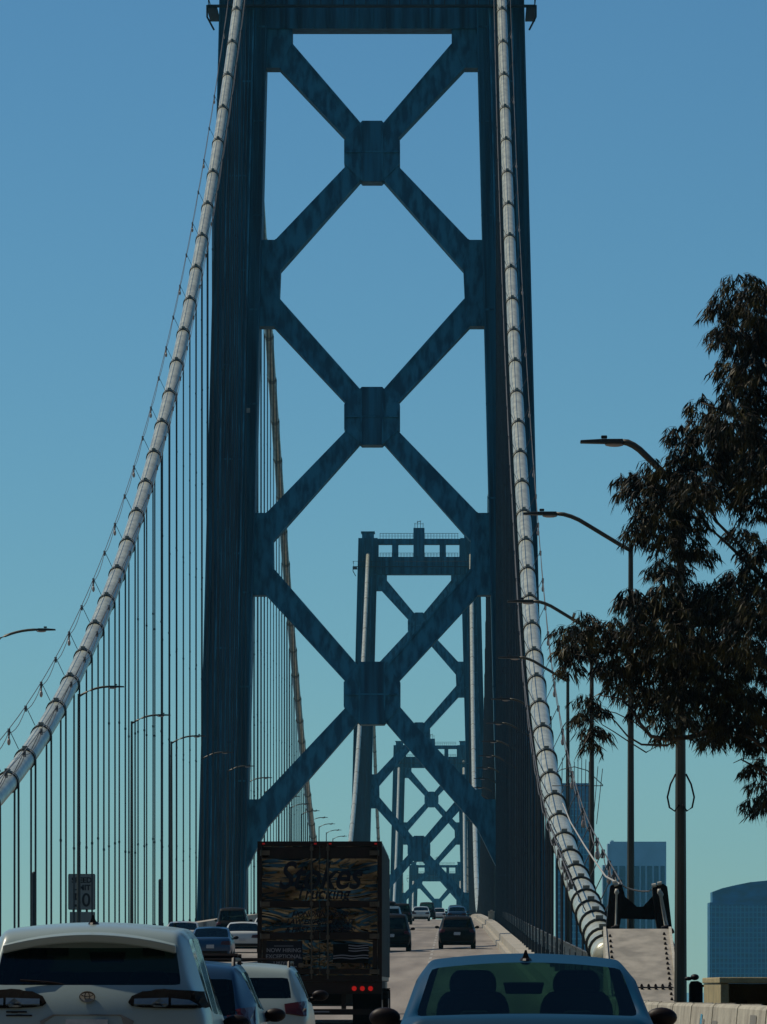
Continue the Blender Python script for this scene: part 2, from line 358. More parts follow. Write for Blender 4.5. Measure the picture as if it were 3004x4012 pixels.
# ------------------------------------------------------------------ suspension towers
def tower(Y, cx, zs, vs, label, near=False):
    K = 475/F
    def U(x): return (x-803.5)*K
    def V(y): return (68.5-y)*K*vs
    e = empty('suspension_tower', (cx, Y, zs-71), label, 'bridge tower', 'suspension towers of the bridge')
    O = 71.0
    def P(x,y,sx): return (U(x)*(1 if sx < 0 else -1), V(y)+O)
    inn = lambda v: 8.32+(-2.63-v)*0.02466         # inner edge of a leg at height v
    vt, vb = 6.9*vs, -(zs+62)
    for sx in (-1, 1):
        mb = MB(); rng = [(0.0,0.92,2.5),(0.924,2.86,3.2),(2.864,3.76,2.5)]
        def slab(o0,o1,d0,d1):
            a0,a1 = inn(vt)+o0, inn(vt)+o1; b0,b1 = inn(vb)+o0, inn(vb)+o1
            mb.prism([(sx*a0,vt+O),(sx*a1,vt+O),(sx*b1,vb+O),(sx*b0,vb+O)], d0, d1)
        for o0,o1,d in rng: slab(o0,o1,-d,d)
        for o0,wd,d in ((0.02,.10,.22),(0.40,.06,.16),(0.80,.10,.22),(2.90,.10,.22),(3.3,.06,.16),(3.64,.10,.22)):
            slab(o0,o0+wd,-2.5-d,-2.502)
        leg = mb.build('leg', M_steel, e); mb = MB()
        for o0,wd,d in ((0.95,.12,.30),(1.28,.05,.12),(1.55,.05,.18),(1.86,.05,.12),(2.16,.05,.18),(2.46,.05,.12),(2.72,.12,.30)):
            slab(o0,o0+wd,-3.2-d,-3.202)
        zz = 3.0
        while zz > -vs*66:
            a0 = inn(zz)+1.0; a1 = inn(zz)+2.8
            mb.box(min(sx*a0,sx*a1),max(sx*a0,sx*a1),-3.27,-3.203,zz+O-.07,zz+O+.07)
            a0 = inn(zz)+.04; a1 = inn(zz)+.88
            mb.box(min(sx*a0,sx*a1),max(sx*a0,sx*a1),-2.57,-2.503,zz+O-3.07,zz+O-2.93); zz -= 7.4
        mb.build('leg_ribs', M_steel2, leg)
        # base of the saddle housing on the leg top
        mb = MB(); c = inn(vt)+1.9
        mb.box(sx*c-1.15, sx*c+1.15, -2.2, 2.2, vt+O+0.003, vt+O+1.1); mb.box(sx*c-1.35, sx*c+1.35, -2.6, 2.6, vt+O+1.1, vt+O+1.3)
        mb.build('saddle_housing', M_steel2, e)
        # gusset plates that tie braces to the leg
        mb = MB()
        inx = lambda y: 803.5-(inn(V(y)))/K + 0.0
        for pl in ([(0,68.5),(632,68.5),(632,98.8),(604,151.5),(0,151.5)],
                   [(0,522),(594.8,522),(606.5,587),(604,648),(592.5,708),(0,708)],
                   [(0,1110),(575.7,1110),(591,1170),(592,1230),(575.7,1287),(0,1287)],
                   [(0,1727),(560.7,1727),(578,1787),(0,1878)]):
            poly = []
            for (x,y) in pl:
                if x == 0: poly.append((sx*(inn(V(y))-0.004), V(y)+O))
                else: poly.append(P(x,y,sx))
            mb = MB(); mb.prism(poly, -1.2, 1.2); mb.build('gusset_plate', M_steel2, leg)
        for poly in ([(632,98.8),(783.4,265.6),(744,307.6),(604,151.5)], [(744,358),(783.4,397),(606.5,587),(594.8,522)],
                     [(604,648),(781,838.7),(743,876),(592.5,708)], [(743,929.6),(781,964),(591,1170),(575.7,1110)],
                     [(592,1230),(773,1430.6),(740,1474.6),(575.7,1287)], [(740,1527),(775.5,1566),(578,1786.7),(560.7,1726.7)]):
            gc = (803.5, min((331.8,902.8,1500.8), key=lambda c: min(abs(c-y) for x,y in poly if x > 700)))
            far = sorted(range(4), key=lambda i: -poly[i][0])[:2]
            poly = [(x+(gc[0]-x)*.22, y+(gc[1]-y)*.22) if i in far else (x,y) for i,(x,y) in enumerate(poly)]
            mb = MB(); q = [P(x,y,sx) for x,y in poly]; mb.prism(q, -1.12, 1.12)
            # edge angles standing proud of the web plate
            a,b,c_,d_ = [Vector((x,0,z)) for x,z in q]
            for (s0,s1,opp) in ((a,b,d_),(d_,c_,a)):
                inw = (opp-s0).normalized()*0.09
                mb.beam(s0+inw+Vector((0,-1.18,0)), s1+inw+Vector((0,-1.18,0)), 0.16, 0.10, up=(0,1,0))
            mb.build('diagonal_brace', M_steel2, e)
    for (y0,y1,ya,yb,hw,fw) in ((265.6,397,307.6,358,60,21),(838.7,964,876,929.6,60,22),(1430.6,1566,1474.6,1527,61,26)):
        mb = MB(); k = lambda x,y: (x*K, V(y)+O)
        mb.prism([k(-fw,y0),k(fw,y0),k(hw,ya),k(hw,yb),k(fw,y1),k(-fw,y1),k(-hw,yb),k(-hw,ya)], -1.24, 1.24)
        ym = (ya+yb)/2
        for xx in (-fw-1, fw+1): mb.box(xx*K-0.06, xx*K+0.06, -1.42, -1.252, V(y1)+O+.1, V(y0)+O-.1)
        mb.box(-hw*K+.1, hw*K-.1, -1.40, -1.253, V(ym)+O-.06, V(ym)+O+.06)
        cp = mb.build('centre_plate', M_steel2, e)
        mb = MB(); mb.box((-fw+1)*K, (fw-1)*K, -1.36, -1.251, V(ym)+O+.07, V(y0)+O-.02); mb.box((-fw+1)*K, (fw-1)*K, -1.36, -1.251, V(y1)+O+.02, V(ym)+O-.07)
        mb.build('cover_panel', M_steel, cp)
    # portal strut
    s = vs; mb = MB(); x0 = inn(0)-0.004
    mb.box(-x0+.0, x0, -1.4, 1.4, O+0.02, O+3.4*s)
    x0 = inn(3)-0.01
    mb.box(-x0, x0, -1.3, 1.3, O+5.8*s, O+6.85*s)
    for xc,wd in ((-4.65,.62),(4.65,.62)): mb.box(xc-wd,xc+wd,-1.2,1.2,O+3.402*s,O+5.798*s)
    for xc in (-7.9,7.9): mb.box(min(xc,xc*1.06),max(xc,xc*1.06),-1.2,1.2,O+3.402*s,O+5.798*s)
    for i in range(-6,7):
        mb.box(i*1.15-.06,i*1.15+.06,-1.62,-1.402,O+0.1,O+3.3*s)
    mb.build('portal_strut', M_steel, e)
    mb = MB(); mb.box(-1.08,1.08,-1.6,1.6,O+3.403*s,O+8.9*s); mb.build('centre_pylon', M_steel, e)
    mb = MB()
    for xx in (-.8,-.3,.3,.8): mb.tube([(xx,0,O+8.9*s),(xx,0,O+8.9*s+1.1+.4*(abs(xx)<.5))],.05,5)
    mb.tube([(-.9,0,O+8.9*s+.9),(.9,0,O+8.9*s+.9)],.04,5); mb.tube([(-.4,0,O+8.9*s+1.2),(.4,0,O+8.9*s+1.5)],.07,5)
    mb.build('beacon', M_dark, e)
    mb = MB()                                       # catwalk round the strut and legs
    xo = inn(0)+3.8
    mb.box(-xo-.75, xo+.75, -4.3, -3.62, O+1.30, O+1.44)
    mb.box(-xo-.85, -xo-.05, -4.2, 3.2, O+1.30, O+1.43); mb.box(xo+.05, xo+.85, -4.2, 3.2, O+1.30, O+1.43)
    for i in range(0,30):
        xx = -xo-.7+i*(2*xo+1.4)/29
        mb.box(xx-.03,xx+.03,-4.28,-4.22,O+1.441,O+2.4)
    mb.tube([(-xo-.8,-4.25,O+2.4),(xo+.8,-4.25,O+2.4)],.04,5)
    for xx in (-xo-.8,xo+.8):
        mb.tube([(xx,-4.2,O+2.4),(xx,3,O+2.4)],.05,5); mb.tube([(xx,-4.2,O+0.5),(xx*0.96,-3.4,O-0.4)],.08,5); mb.tube([(xx,-4.2,O+0.5),(xx,-4.2,O+1.4)],.08,5)
    mb.build('catwalk', M_dark, e)
    if not near:
        mb = MB()
        for zz,zt in ((6.85*s,1.0),(3.4*s,0.7)):
            for i in range(27):
                xx = -7.6+i*15.2/26; mb.box(xx-.04,xx+.04,-1.2,-1.12,O+zz+.002,O+zz+zt)
            mb.box(-7.7,7.7,-1.2,-1.12,O+zz+zt,O+zz+zt+.08); mb.box(-7.7,7.7,-1.2,-1.13,O+zz+zt*.5,O+zz+zt*.5+.05)
        mb.build('handrail', M_dark, e)
    # pier under the legs
    mb = MB(); mb.box(-19,19,-9,9,-(zs-71)-66,-(zs-71)-52); mb.build('pier', M_conc, e)
    if near:
        mb = MB(); mb.box(inn(-30)*-1+0.12-.95, inn(-30)*-1+.42-.95, -3.6, -3.45, O-30.4, O-30.05); mb.build('junction_box', M_plate, e)
    return e
tower(475, -6.18, 77.13, 1.0, 'nearest and tallest steel bridge tower with three crossed braces filling the middle of the view', True)
tower(1179, -6.175, 82.35, 1.026, 'second bridge tower seen whole through the nearest tower, with a beacon pylon on top')
tower(1883, -5.95, 70.1, 1.026, 'third bridge tower, its top low between the braces of the second tower')
tower(2587, -5.85, 46.9, 1.026, 'farthest bridge tower, just above the traffic')

# ------------------------------------------------------------------ main cables
ZC = {}
def zc(d):
    if d < 175: return smooth_tab([(120,1.0),(136,2.3),(143,2.70),(149,3.12),(160.5,3.89),(175,4.90),(190,6.05)], d)
    if d <= 475: return 1.73+6.63e-4*(d-136)**2+.012426*d-(0.25 if d > 470 else 0)
    def par(d,d0,z0,d1,z1,sag):
        t = (d-d0)/(d1-d0); return z0+(z1-z0)*t-4*sag*t*(1-t)
    z6 = 83.6; z5 = 87.5
    if d <= 1179: return par(d,475,z6,1179,z5,73.6)
    if d <= 1531: return par(d,1179,z5,1531,12.0,18)
    if d <= 1883: return par(d,1531,12.0,1883,75.4,18)
    return par(d,1883,75.4,2587,52.2,70)
def xcab(side, d):
    if side > 0: return interp([(120,3.62),(149,3.66),(210,3.67),(254,3.67),(307,3.80),(475,3.93),(1883,4.1),(2587,4.2)], d)
    return interp([(120,-16.3),(475,-16.23),(1883,-16.0),(2587,-15.9)], d)
def cable(side, label):
    e = empty('main_cable', (xcab(side,150),150,zr(150)), label, 'suspension cable', 'main cables of the bridge')
    off = Vector(e.location)
    def C(d, dx=0, dz=0): return Vector((xcab(side,d)+dx, d, zc(d)+dz))-off
    ds = [138,140,142,144,147,150,153,156,160,165,170,175]+[180+5*i for i in range(60)]+[475+16*i for i in range(1,45)]+[1195+32*i for i in range(0,44)]
    mb = MB(); mb.tube([C(d) for d in ds], 0.37, 20); mb.build('wrapped_cable', M_cable, e, smooth=True)
    def band(mb, d, n=20, wd=0.62, r=0.41):
        a = C(d-.3); b = C(d+.3); dr = (b-a).normalized(); c = C(d)
        mb.ring(c, dr, r, wd, n)
        pass
        if n > 12:
            mb.box(c.x-.09,c.x+.09,c.y-wd/2,c.y+wd/2,c.z+.36,c.z+.50)
    near = [141.5,144.5,148,152,157,162.5,169]+[176+9.06*i for i in range(33)]
    far = [484+9.0*i for i in range(77)]
    stuff = MB()
    for d in near:
        mb = MB(); wd = (0.3 if d < 170 else 0.62); band(mb, d, wd=wd); bo = mb.build('cable_band', M_band, e)
        mb = MB(); dr = (C(d+.3)-C(d-.3)).normalized(); mb.ring(C(d)-dr*wd*.5, dr, .425, .03, 20); mb.ring(C(d)+dr*wd*.18, dr, .428, .025, 20); mb.build('flange', M_dark, bo)
    vis = far[-36:]
    for d in vis: mb = MB(); band(mb, d, 10); mb.build('cable_band', M_band, e)
    for d in far[:-36]+[1188+9.0*i for i in range(38)]+[1540+9*i for i in range(38)]+[1900+9*i for i in range(75)]: band(stuff, d, 8)
    tag(stuff.build('far_cable_bands', M_band, e), kind='stuff')
    # hanger ropes
    rp = MB(); cnt = 0
    for d in [x for x in near if x > 172]+far:
        for dx in (-.40,.40):
            mb = MB() if cnt < 98 else rp
            r = 0.036 if d < 700 else 0.045
            zb = zr(d)-0.8-off.z; jit = random.uniform(-.006,.006)
            top = C(d,dx*1.0,-0.02)
            if top.z - zb < 0.5: continue
            for dy in (-.10,.10):
                mb.tube([(top.x,top.y+dy,top.z),(top.x+jit,top.y+dy,(top.z+zb)/2),(top.x,top.y+dy,zb)], r, 6)
            if cnt < 98:
                for k in range(1,int((top.z-zb)/6)):
                    mb.box(top.x-.045,top.x+.045,top.y-.15,top.y+.15,zb+k*6+jit*90,zb+k*6+.10+jit*90)
                mb.box(top.x-.06,top.x+.06,top.y-.16,top.y+.16,zb+0.9,zb+1.9)
                mb.build('hanger_rope', M_rope, e)
            cnt += 1
    tag(rp.build('far_hanger_ropes', M_rope, e), kind='stuff')
    # hand ropes, stanchions, string of lamps
    for dx in (-.62,.62):
        mb = MB(); mb.tube([C(d,dx,1.15) for d in ds if 150 <= d <= 475], 0.018, 5); mb.build('hand_rope', M_wire, e)
        mb = MB(); dd = [d for d in near if d > 150]
        pts_ = []
        for a,b in zip(dd,dd[1:]):
            for k in range(5):
                t = k/5; d = a+(b-a)*t; pts_.append(C(d,dx*1.02,1.0-0.22*4*t*(1-t)+0.02*random.random()))
        mb.tube(pts_, 0.016, 5); mb.build('lamp_wire', M_wire, e)
        for d in dd:
            mb = MB(); mb.tube([C(d,dx*.4,0.38),C(d,dx,1.16)],0.015,5); mb.box(*(lambda c:(c.x-.05,c.x+.05,c.y-.05,c.y+.05,c.z-.12,c.z+.12))(C(d,dx,1.05)))
            mb.build('stanchion', M_wire, e)
    for i,d in enumerate([d for d in near if d > 150][::2]):
        sgn = -1 if side < 0 else 1
        mb = MB(); c = C(d,sgn*.62,0.66); mb.blob(c,.07,.07,.14,8,6); mb.tube([c+Vector((0,0,.1)),c+Vector((0,0,.3))],.04,6)
        mb.build('bulb', M_bulb, e, smooth=True)
    return e
cable(-1, 'left main cable sweeping up from the left edge past the near tower, in full sun')
cable(1, 'right main cable with banded white sections running down to the anchor beside the blue sedan')

# ------------------------------------------------------------------ anchor: sloping cover plate and yoke
e = empty('anchor_cover', (4.2,135,0.7), 'pale sloping steel cover plate edged with bolts at the foot of the right cable', 'anchor cover')
o = Vector(e.location)
pt = lambda x,y,z: Vector((x,y,z))-o
mb = MB()
def zpl(y): return 1.12+(y-131.5)*(3.12-1.12)/(138-131.5)
for (a,b) in ((131.5,133.6),(133.604,138.0)):
    mb.add([pt(3.55,a,zpl(a)),pt(5.0,a,zpl(a)),pt(5.0,b,zpl(b)),pt(3.55,b,zpl(b)),pt(3.55,a,0.3),pt(5.0,a,0.3),pt(5.0,b,0.3),pt(3.55,b,0.3)],
           [(0,1,2,3),(7,6,5,4),(0,4,5,1),(1,5,6,2),(2,6,7,3),(3,7,4,0)])
mb.build('cover_body', M_plate, e)
for x in (3.50,5.0):
    mb = MB(); mb.add([pt(x,131.5,zpl(131.5)+.05),pt(x+.06,131.5,zpl(131.5)+.05),pt(x+.06,138,zpl(138)+.05),pt(x,138,zpl(138)+.05),
        pt(x,131.5,0.4),pt(x+.06,131.5,0.4),pt(x+.06,138,0.4),pt(x,138,0.4)],[(0,1,2,3),(0,4,5,1),(1,5,6,2),(2,6,7,3),(3,7,4,0)])
    mb.build('edge_flange', M_rod, e)
def bolt(x,y):
    mb = MB(); z = zpl(y); mb.tube([pt(x,y,z-.01),pt(x,y-.01,z+.025)],.036,6); mb.tube([pt(x,y-.01,z+.025),pt(x,y-.02,z+.05)],.022,8)
    mb.build('bolt', M_yoke, e)
for k in range(16): bolt(4.88, 132.0+k*0.37)
for k in range(14): bolt(3.64, 132.2+k*0.40)
for k in range(8):
    for dy in (-.09,.11): bolt(3.78+k*0.155, 133.6+dy)
mb = MB(); mb.beam(pt(3.6,133.6,zpl(133.6)+.01),pt(4.95,133.6,zpl(133.6)+.01),.03,.03); mb.build('seam', M_dark, e)

e = empty('anchor_yoke', (4.2,141,0.9), 'black twin-legged steel yoke with a notched web standing behind the cover plate', 'yoke')
o = Vector(e.location)
pl = [(1320,1911),(1342,1911),(1349,1936),(1375,1958),(1388,1958),(1409,1935),(1408,1914),(1431,1909),(1440,1915),(1450,2004),(1452,2110),(1420,2110),(1418,2004),(1415,1986),(1340,1984),(1337,2004),(1335,2110),(1306,2110),(1308,2002),(1317,1915)]
q = [(at(x,y,141).x-o.x, at(x,y,141).z-o.z) for x,y in pl]
mb = MB()
cut = lambda idx: [q[i] for i in idx]
mb.prism(cut([0,1,2,14,15,16,17,18,19]), -.25, .25); mb.prism(cut([7,8,9,10,11,12,13,5,6]), -.25, .25)
mb.prism([q[2],q[3],q[4],q[5],q[13],q[14]], -.06, .06)
mb.build('yoke_frame', M_yoke, e)
for a,b in (((1331.6,1919.5),(1329.6,2000)),((1422.8,1919.5),(1436.5,2003)),((1426,1925),(1442,2003))):
    A,B = at(*a,140.4)-o, at(*b,140.4)-o
    mb = MB(); d = B-A
    mb.tube([A,A+d*.10,A+d*.16,A+d*.95,B],[.035,.06,.022,.022,.05],8); mb.build('tie_rod', M_rod, e, smooth=True)
for a,b in (((1329,2005),(1325,2050)),((1434,2005),(1452,2050))):
    mb = MB(); mb.beam(at(*a,138.6)-o, at(*b,138.2)-o, .14,.10); mb.build('bracket', M_rod, e)
for (x,y) in ((1328,2004),(1336,2012),(1322,2012),(1436,2004),(1447,2012),(1451,2052),(1339,2016),(1320,2024)):
    mb = MB(); mb.ring(at(x,y,138.4)-o,(1,.2,.3),.06,.16,8); mb.build('clamp_bolt', M_yoke, e)
for (x,y) in ((1330,1910),(1327,1905),(1424,1908),(1412,1912)):
    mb = MB(); mb.ring(at(x,y,140.7)-o,(1,0,.2),.045,.10,8); mb.build('shackle', M_rod, e)
# tie wire swagged from the cable over the yoke
mb = MB(); P0 = [(1215,1735),(1232,1776),(1262,1826),(1290,1868),(1308,1893),(1338,1909),(1352,1917),(1368,1922),(1385,1925),(1400,1925),(1412,1918)]
dd = [200,190,175,160,150,141,141,141,141,141,141]
mb.tube([at(x,y,d) for (x,y),d in zip(P0,dd)], 0.022, 6)
tag(mb.build('guy_wire', M_wirel), 'pale wire swagging from the right cable down over the black yoke', 'wire')
# anti-climb fan of spikes on the right cable
e = empty('anti_climb_guard', (3.7,214,8.6), 'fan of thin black spikes round the right cable beside the blue glass tower', 'guard')
o = Vector(e.location)
mb = MB(); bt = MB(); Y = 214
mb.tube([at(x,y,Y)-o for x,y in ((1192,1697),(1302,1697))], .017, 5)
mb.tube([at(x,y,Y)-o for x,y in ((1196,1672),(1212,1662),(1240,1656),(1268,1664),(1302,1696))], .017, 5)
mb.build('hoop', M_wire, e)
for i,(xb,yb,xt,yt) in enumerate(((1212,1780,1214,1636),(1226,1800,1226,1640),(1233,1800,1232,1650),(1240,1810,1240,1645),(1247,1820,1248,1634),(1255,1800,1256,1636),(1262,1790,1265,1640),(1270,1780,1272,1645),(1282,1760,1291,1655),(1288,1780,1301,1660))):
    mb = MB(); mb.tube([at(xb,yb,Y)-o, at(xt,yt,Y)-o], .014, 5); mb.build('spike', M_wire, e)

# ------------------------------------------------------------------ street lamps
ORD = ['first','second','third','fourth','fifth','sixth','seventh','eighth','ninth','tenth','eleventh','twelfth','thirteenth','fourteenth','fifteenth','sixteenth','seventeenth','eighteenth','nineteenth','twentieth']
def lamp(x, y, H, arm, rise, side, label, group, r=0.085, head=0.8, loops=False):
    e = empty('street_lamp', (x,y,zr(y)-0.2), label, 'street lamp', group)
    H += 0.2; s = -side
    mb = MB(); mb.tube([(0,0,0),(0,0,.35)],r*1.9,10); mb.tube([(0,0,.35),(0,0,H*.5),(0,0,H)],[r*1.25,r,r*.72],10); mb.build('pole', M_pole, e, smooth=False)
    mb = MB(); n = 9; P_ = []
    for k in range(n):
        t = k/(n-1); P_.append((s*(arm-head)*t, 0, H-.12+rise*(1-(1-t)**2.2)))
    if rise > .6:
        P_ = [(0,0,H-.15)]+[(s*(arm-head)*t,0,H-.15+rise*f) for t,f in ((.15,.17),(.35,.42),(.55,.67),(.68,.83),(.78,.92),(.88,.98),(1,1))]
    mb.tube(P_, [r*.62]*(len(P_)-1)+[r*.5], 8); mb.build('arm', M_pole, e, smooth=True)
    z = P_[-1][2]; mb = MB(); x0 = s*(arm-head)-s*.05; x1 = s*arm
    a,b = min(x0,x1),max(x0,x1)
    mb.prism([(x0,z-.04),(x0,z+.045),(x0+s*head*.5,z+.045),(x1,z+.02),(x1,z-.03),(x0+s*head*.5,z-.04)], -.14,.14)
    mb.box((x0+x1)/2-s*.05-.06,(x0+x1)/2-s*.05+.06,-.04,.04,z+.06,z+.12)
    mb.build('lamp_head', M_head, e, bevel=.015)
    mb = MB(); mb.blob(((x0*1.6+x1*.4)/2,0,z-.06),.19,.10,.045,10,6); mb.build('lens', M_lens, e, smooth=True)
    if loops:
        for q in (-1,1):
            mb = MB(); zz = H*.45
            mb.tube([(q*.10,-.12,zz+.45),(q*.20,-.14,zz+.25),(q*.26,-.14,zz),(q*.22,-.14,zz-.2),(q*.12,-.12,zz-.27),(q*.03,-.14,zz-.15)],.02,6)
            mb.build('cable_loop', M_black, e, smooth=True)
    return e
GR = 'street lamps along the right edge of the bridge'; GL = 'street lamps along the left edge of the bridge'
nm = ['tallest right street lamp, its arm reaching out of the tree, cable loops on its pole',
      'second street lamp on the right, its bare pole top just left of the tree',
      'third street lamp on the right, arm crossing the right cable beside the small leaf sprays',
      'fourth street lamp on the right, its pole behind the spiked guard on the cable']
Rl = [(4.47,117,11.87,1.95),(4.49,150,12.65,2.68),(4.48,191,12.4,2.68),(4.5,231,12.15,2.68)]
for i,(x,y,H,arm) in enumerate(Rl): lamp(x,y,H-.9,arm,0.92,1,nm[i],GR,r=(.105 if i == 0 else .085),head=.78,loops=(i == 0))
for k in range(12):
    y = 271+40*k; lamp(4.5,y,10.9,2.68,0.92,1,f'small distant street lamp, {ORD[k+4]} of the right row counting from the nearest',GR,r=.075)
for k in range(17):
    y = 227.4+45.3*k
    lb = 'street lamp arm reaching in at the left edge, outside the left cable' if k == 0 else \
         'street lamp on the left with the speed limit sign on its pole' if k == 1 else \
         f'street lamp on the left bridge edge, {ORD[k]} of its row counting from the nearest'
    lamp(-17.25 if k == 0 else -16.84, y, 12.6 if k == 0 else 11.95, 2.33 if k == 0 else 2.06, 0.45, -1, lb, GL, r=.08, head=.62)

# speed limit sign
e = empty('speed_limit_sign', (at(176.5,1965,275).x, 275, zr(275)), 'white SPEED LIMIT 50 sign with a smaller plate below, behind the hanger ropes at left', 'road sign')
o = Vector(e.location)
def rbox(mb, w_, h_, x, z, y0, y1, r=.06):
    p_ = []
    for (cx_,cz_,a0) in ((w_/2-r,h_/2-r,0),(-w_/2+r,h_/2-r,90),(-w_/2+r,-h_/2+r,180),(w_/2-r,-h_/2+r,270)):
        for k in range(5): a_ = radians(a0+22.5*k); p_.append((x+cx_+r*cos(a_), z+cz_+r*sin(a_)))
    mb.prism(p_, y0, y1)
zc_ = at(0,1926,275).z-o.z
mb = MB(); rbox(mb,1.24,1.64,0,zc_,0,.02); mb.build('border', M_letter, e)
mb = MB(); rbox(mb,1.19,1.59,0,zc_,-.008,-.001,.05); mb.build('sign_panel', M_sign, e)
for tx,sz,dz in (('SPEED',.34,.42),('LIMIT',.34,.08),('50',.86,-.66)):
    text_mesh(tx, sz, 'lettering', M_letter, e, (0,-.014,zc_+dz), offset=.012, sx=(1.0 if sz < .5 else .95))
zc2 = at(0,1984,275).z-o.z
mb = MB(); rbox(mb,1.16,.62,.03,zc2,0,.02,.03); mb.build('sub_panel', M_sign, e)
mb = MB()
for xx in (-.4,-.05,.25): mb.box(xx-.03,xx+.03,.022,.07,zr(275)-o.z-.1,zc_+.5)
mb.build('post', M_pole, e)

for (px,ytop,Y) in ((73,1882,226),(345,1898,322)):
    p_ = at(px,ytop,Y); mb = MB(); z0 = zr(Y)
    mb.tube([(0,0,0),(0,0,p_.z-z0-.1)],.075,8); mb.blob((0,0,p_.z-z0-.1),.075,.075,.1,8,6)
    ob = mb.build('marker_post', M_rope, loc=(p_.x,Y,z0)); tag(ob, 'short dark round-topped post between the hanger ropes '+('at the far left of the view' if px < 100 else 'left of the near tower leg'), 'post')
p_ = at(1061,1976,483); mb = MB(); z0 = zr(483); mb.box(-.25,.25,-.2,.2,0,1.15); mb.box(-.28,.28,-.23,.23,1.152,1.25); mb.box(-.1,.1,-.1,.1,1.252,1.35)
tag(mb.build('bollard', M_plate, loc=(p_.x,483,z0), bevel=.02), 'small pale post on the right parapet at the foot of the near tower', 'post')

# concrete hut and black cabinet behind the barrier
Yh = 90; e = empty('concrete_hut', (at(1519.5,2110,Yh).x, Yh, 0.2), 'low tan concrete hut with a dark opening behind the right barrier', 'hut')
o = Vector(e.location); zt = at(0,2110.5,Yh).z-o.z; k = Yh/F
W_ = lambda px: (px-1519.5)*k
xw = W_(1556)
mb = MB(); mb.box(xw-.02,xw+2.6,-.03,6.1,zt-.09,zt); mb.build('roof', M_hut, e, bevel=.015)
mb = MB()
mb.box(xw,xw+.12,.30,6.0,-.4,zt-.092); mb.box(xw,xw+.12,0,.18,-.4,zt-.092)
mb.box(xw+.001,W_(1574),0.03,.28,-.4,zt-.094); mb.box(xw+2.4,xw+2.6,.05,5.8,-.4,zt-.093); mb.box(xw+.122,xw+2.398,5.7,5.9,-.4,zt-.093)
mb.build('wall', M_hut, e, bevel=.012)
mb = MB(); mb.box(W_(1592),W_(1622),1.2,1.8,-.4,zt-.35); mb.build('door', M_dark, e)
Yc = 104; e = empty('equipment_cabinet', (at(1503,2140,Yc).x, Yc, 0.3), 'black equipment cabinet with a camera head between the lamp pole and the hut', 'cabinet')
o = Vector(e.location); k = Yc/F
zt = at(0,2119,Yc).z-o.z
mb = MB(); mb.prism([(-.115,-.3),(-.115,zt-.06),(-.08,zt),(.03,zt+.005),(.10,zt-.03),(.115,zt-.08),(.115,-.3)],0,.3); mb.build('cabinet_body', M_black2, e, bevel=.01)
mb = MB(); mb.blob((-.02,.1,zt+.07),.075,.09,.055,12,8); mb.blob((-.13,.1,zt+.045),.07,.05,.035,10,6); mb.build('camera_head', M_black, e, smooth=True)
mb = MB(); mb.tube([(.14,0,zt-.35),(.2,0,zt-.30),(.24,0,zt-.38),(.2,0,zt-.45),(.13,0,zt-.42)],.008,5); mb.box(.10,.16,-.02,.05,zt-.1,zt-.06); mb.build('hanging_cord', M_black, e)

# ------------------------------------------------------------------ city towers beyond
def cityP(px,py,Y): return at(px,py,Y)
Y = 3300; k = Y/F
e = empty('office_tower', (at(1377,0,Y).x, Y, -60), 'pale grey slab tower with dark vertical window strips behind the black yoke', 'building', 'city towers on the far shore')
zb = 60; f_ = lambda px: (px-1377)*k; h_ = lambda py: at(0,py,Y).z+60
mb = MB(); mb.box(f_(1317),f_(1438.5),0,25,0,h_(1817.6)); mb.box(f_(1311.5),f_(1317)-.01,.5,20,0,h_(1822)); mb.box(f_(1301),f_(1311.5)-.01,1,20,0,h_(1868)); mb.box(f_(1319),f_(1325),-1+1.5,8,h_(1817.6),h_(1815)); mb.build('wall', M_city, e)
for (a,b) in ((1322,1333),(1337,1350),(1354,1366),(1370,1380.5),(1384,1393),(1397,1408),(1412,1422),(1426,1435)):
    mb = MB(); mb.box(f_(a),f_(b),-.25,.5-.3,0,h_(1870)); mb.build('window_strip', M_cityd, e)
mb = MB(); mb.box(f_(1303),f_(1310),.55,.98,0,h_(1872)); mb.build('window_strip', M_cityd, e)
Y = 3100; k = Y/F
e = empty('office_tower', (at(1235,0,Y).x, Y, -60), 'blue glass tower rising behind the lower end of the right cable', 'building', 'city towers on the far shore')
f_ = lambda px: (px-1235)*k; h_ = lambda py: at(0,py,Y).z+60
mb = MB(); mb.box(f_(1200),f_(1273),0,20,0,h_(1694)); mb.box(f_(1210),f_(1271),2,18,h_(1694),h_(1691)); mb.build('wall', M_cityb, e)
mb = MB()
yq = 1732
while yq < 2120:
    mb.box(f_(1200)-.1,f_(1273)+.1,-.3,-.003,h_(yq)-.7,h_(yq)); yq += 14
for px in range(1204,1273,7): mb.box(f_(px)-.25,f_(px)+.25,-.25,-.002,0,h_(1732))
mb.build('mullions', M_citym, e)
Y = 3200; k = Y/F
e = empty('office_tower', (at(1600,0,Y).x, Y, -60), 'dark blue glass block with a curved roofline at the right edge', 'building', 'city towers on the far shore')
f_ = lambda px: (px-1600)*k; h_ = lambda py: at(0,py,Y).z+60
mb = MB(); mb.box(f_(1532.5),f_(1740),0,30,0,h_(1949)); mb.build('wall', M_cityb, e)
mb = MB(); pr = [(1538.6,1949),(1538.6,1926),(1560,1918),(1590,1911),(1620,1905),(1656,1901.5),(1700,1900),(1735,1903),(1735,1949)]
mb.prism([(f_(a),h_(b)+.01) for a,b in pr],2,28); mb.build('curved_roof', M_cityb, e)
mb = MB()
for px in range(1536,1740,9): mb.box(f_(px)-.3,f_(px)+.3,-.3,-.003,0,h_(1955))
yq = 1958
while yq < 2150:
    mb.box(f_(1533),f_(1740),-.2,-.002,h_(yq)-.5,h_(yq)); yq += 11
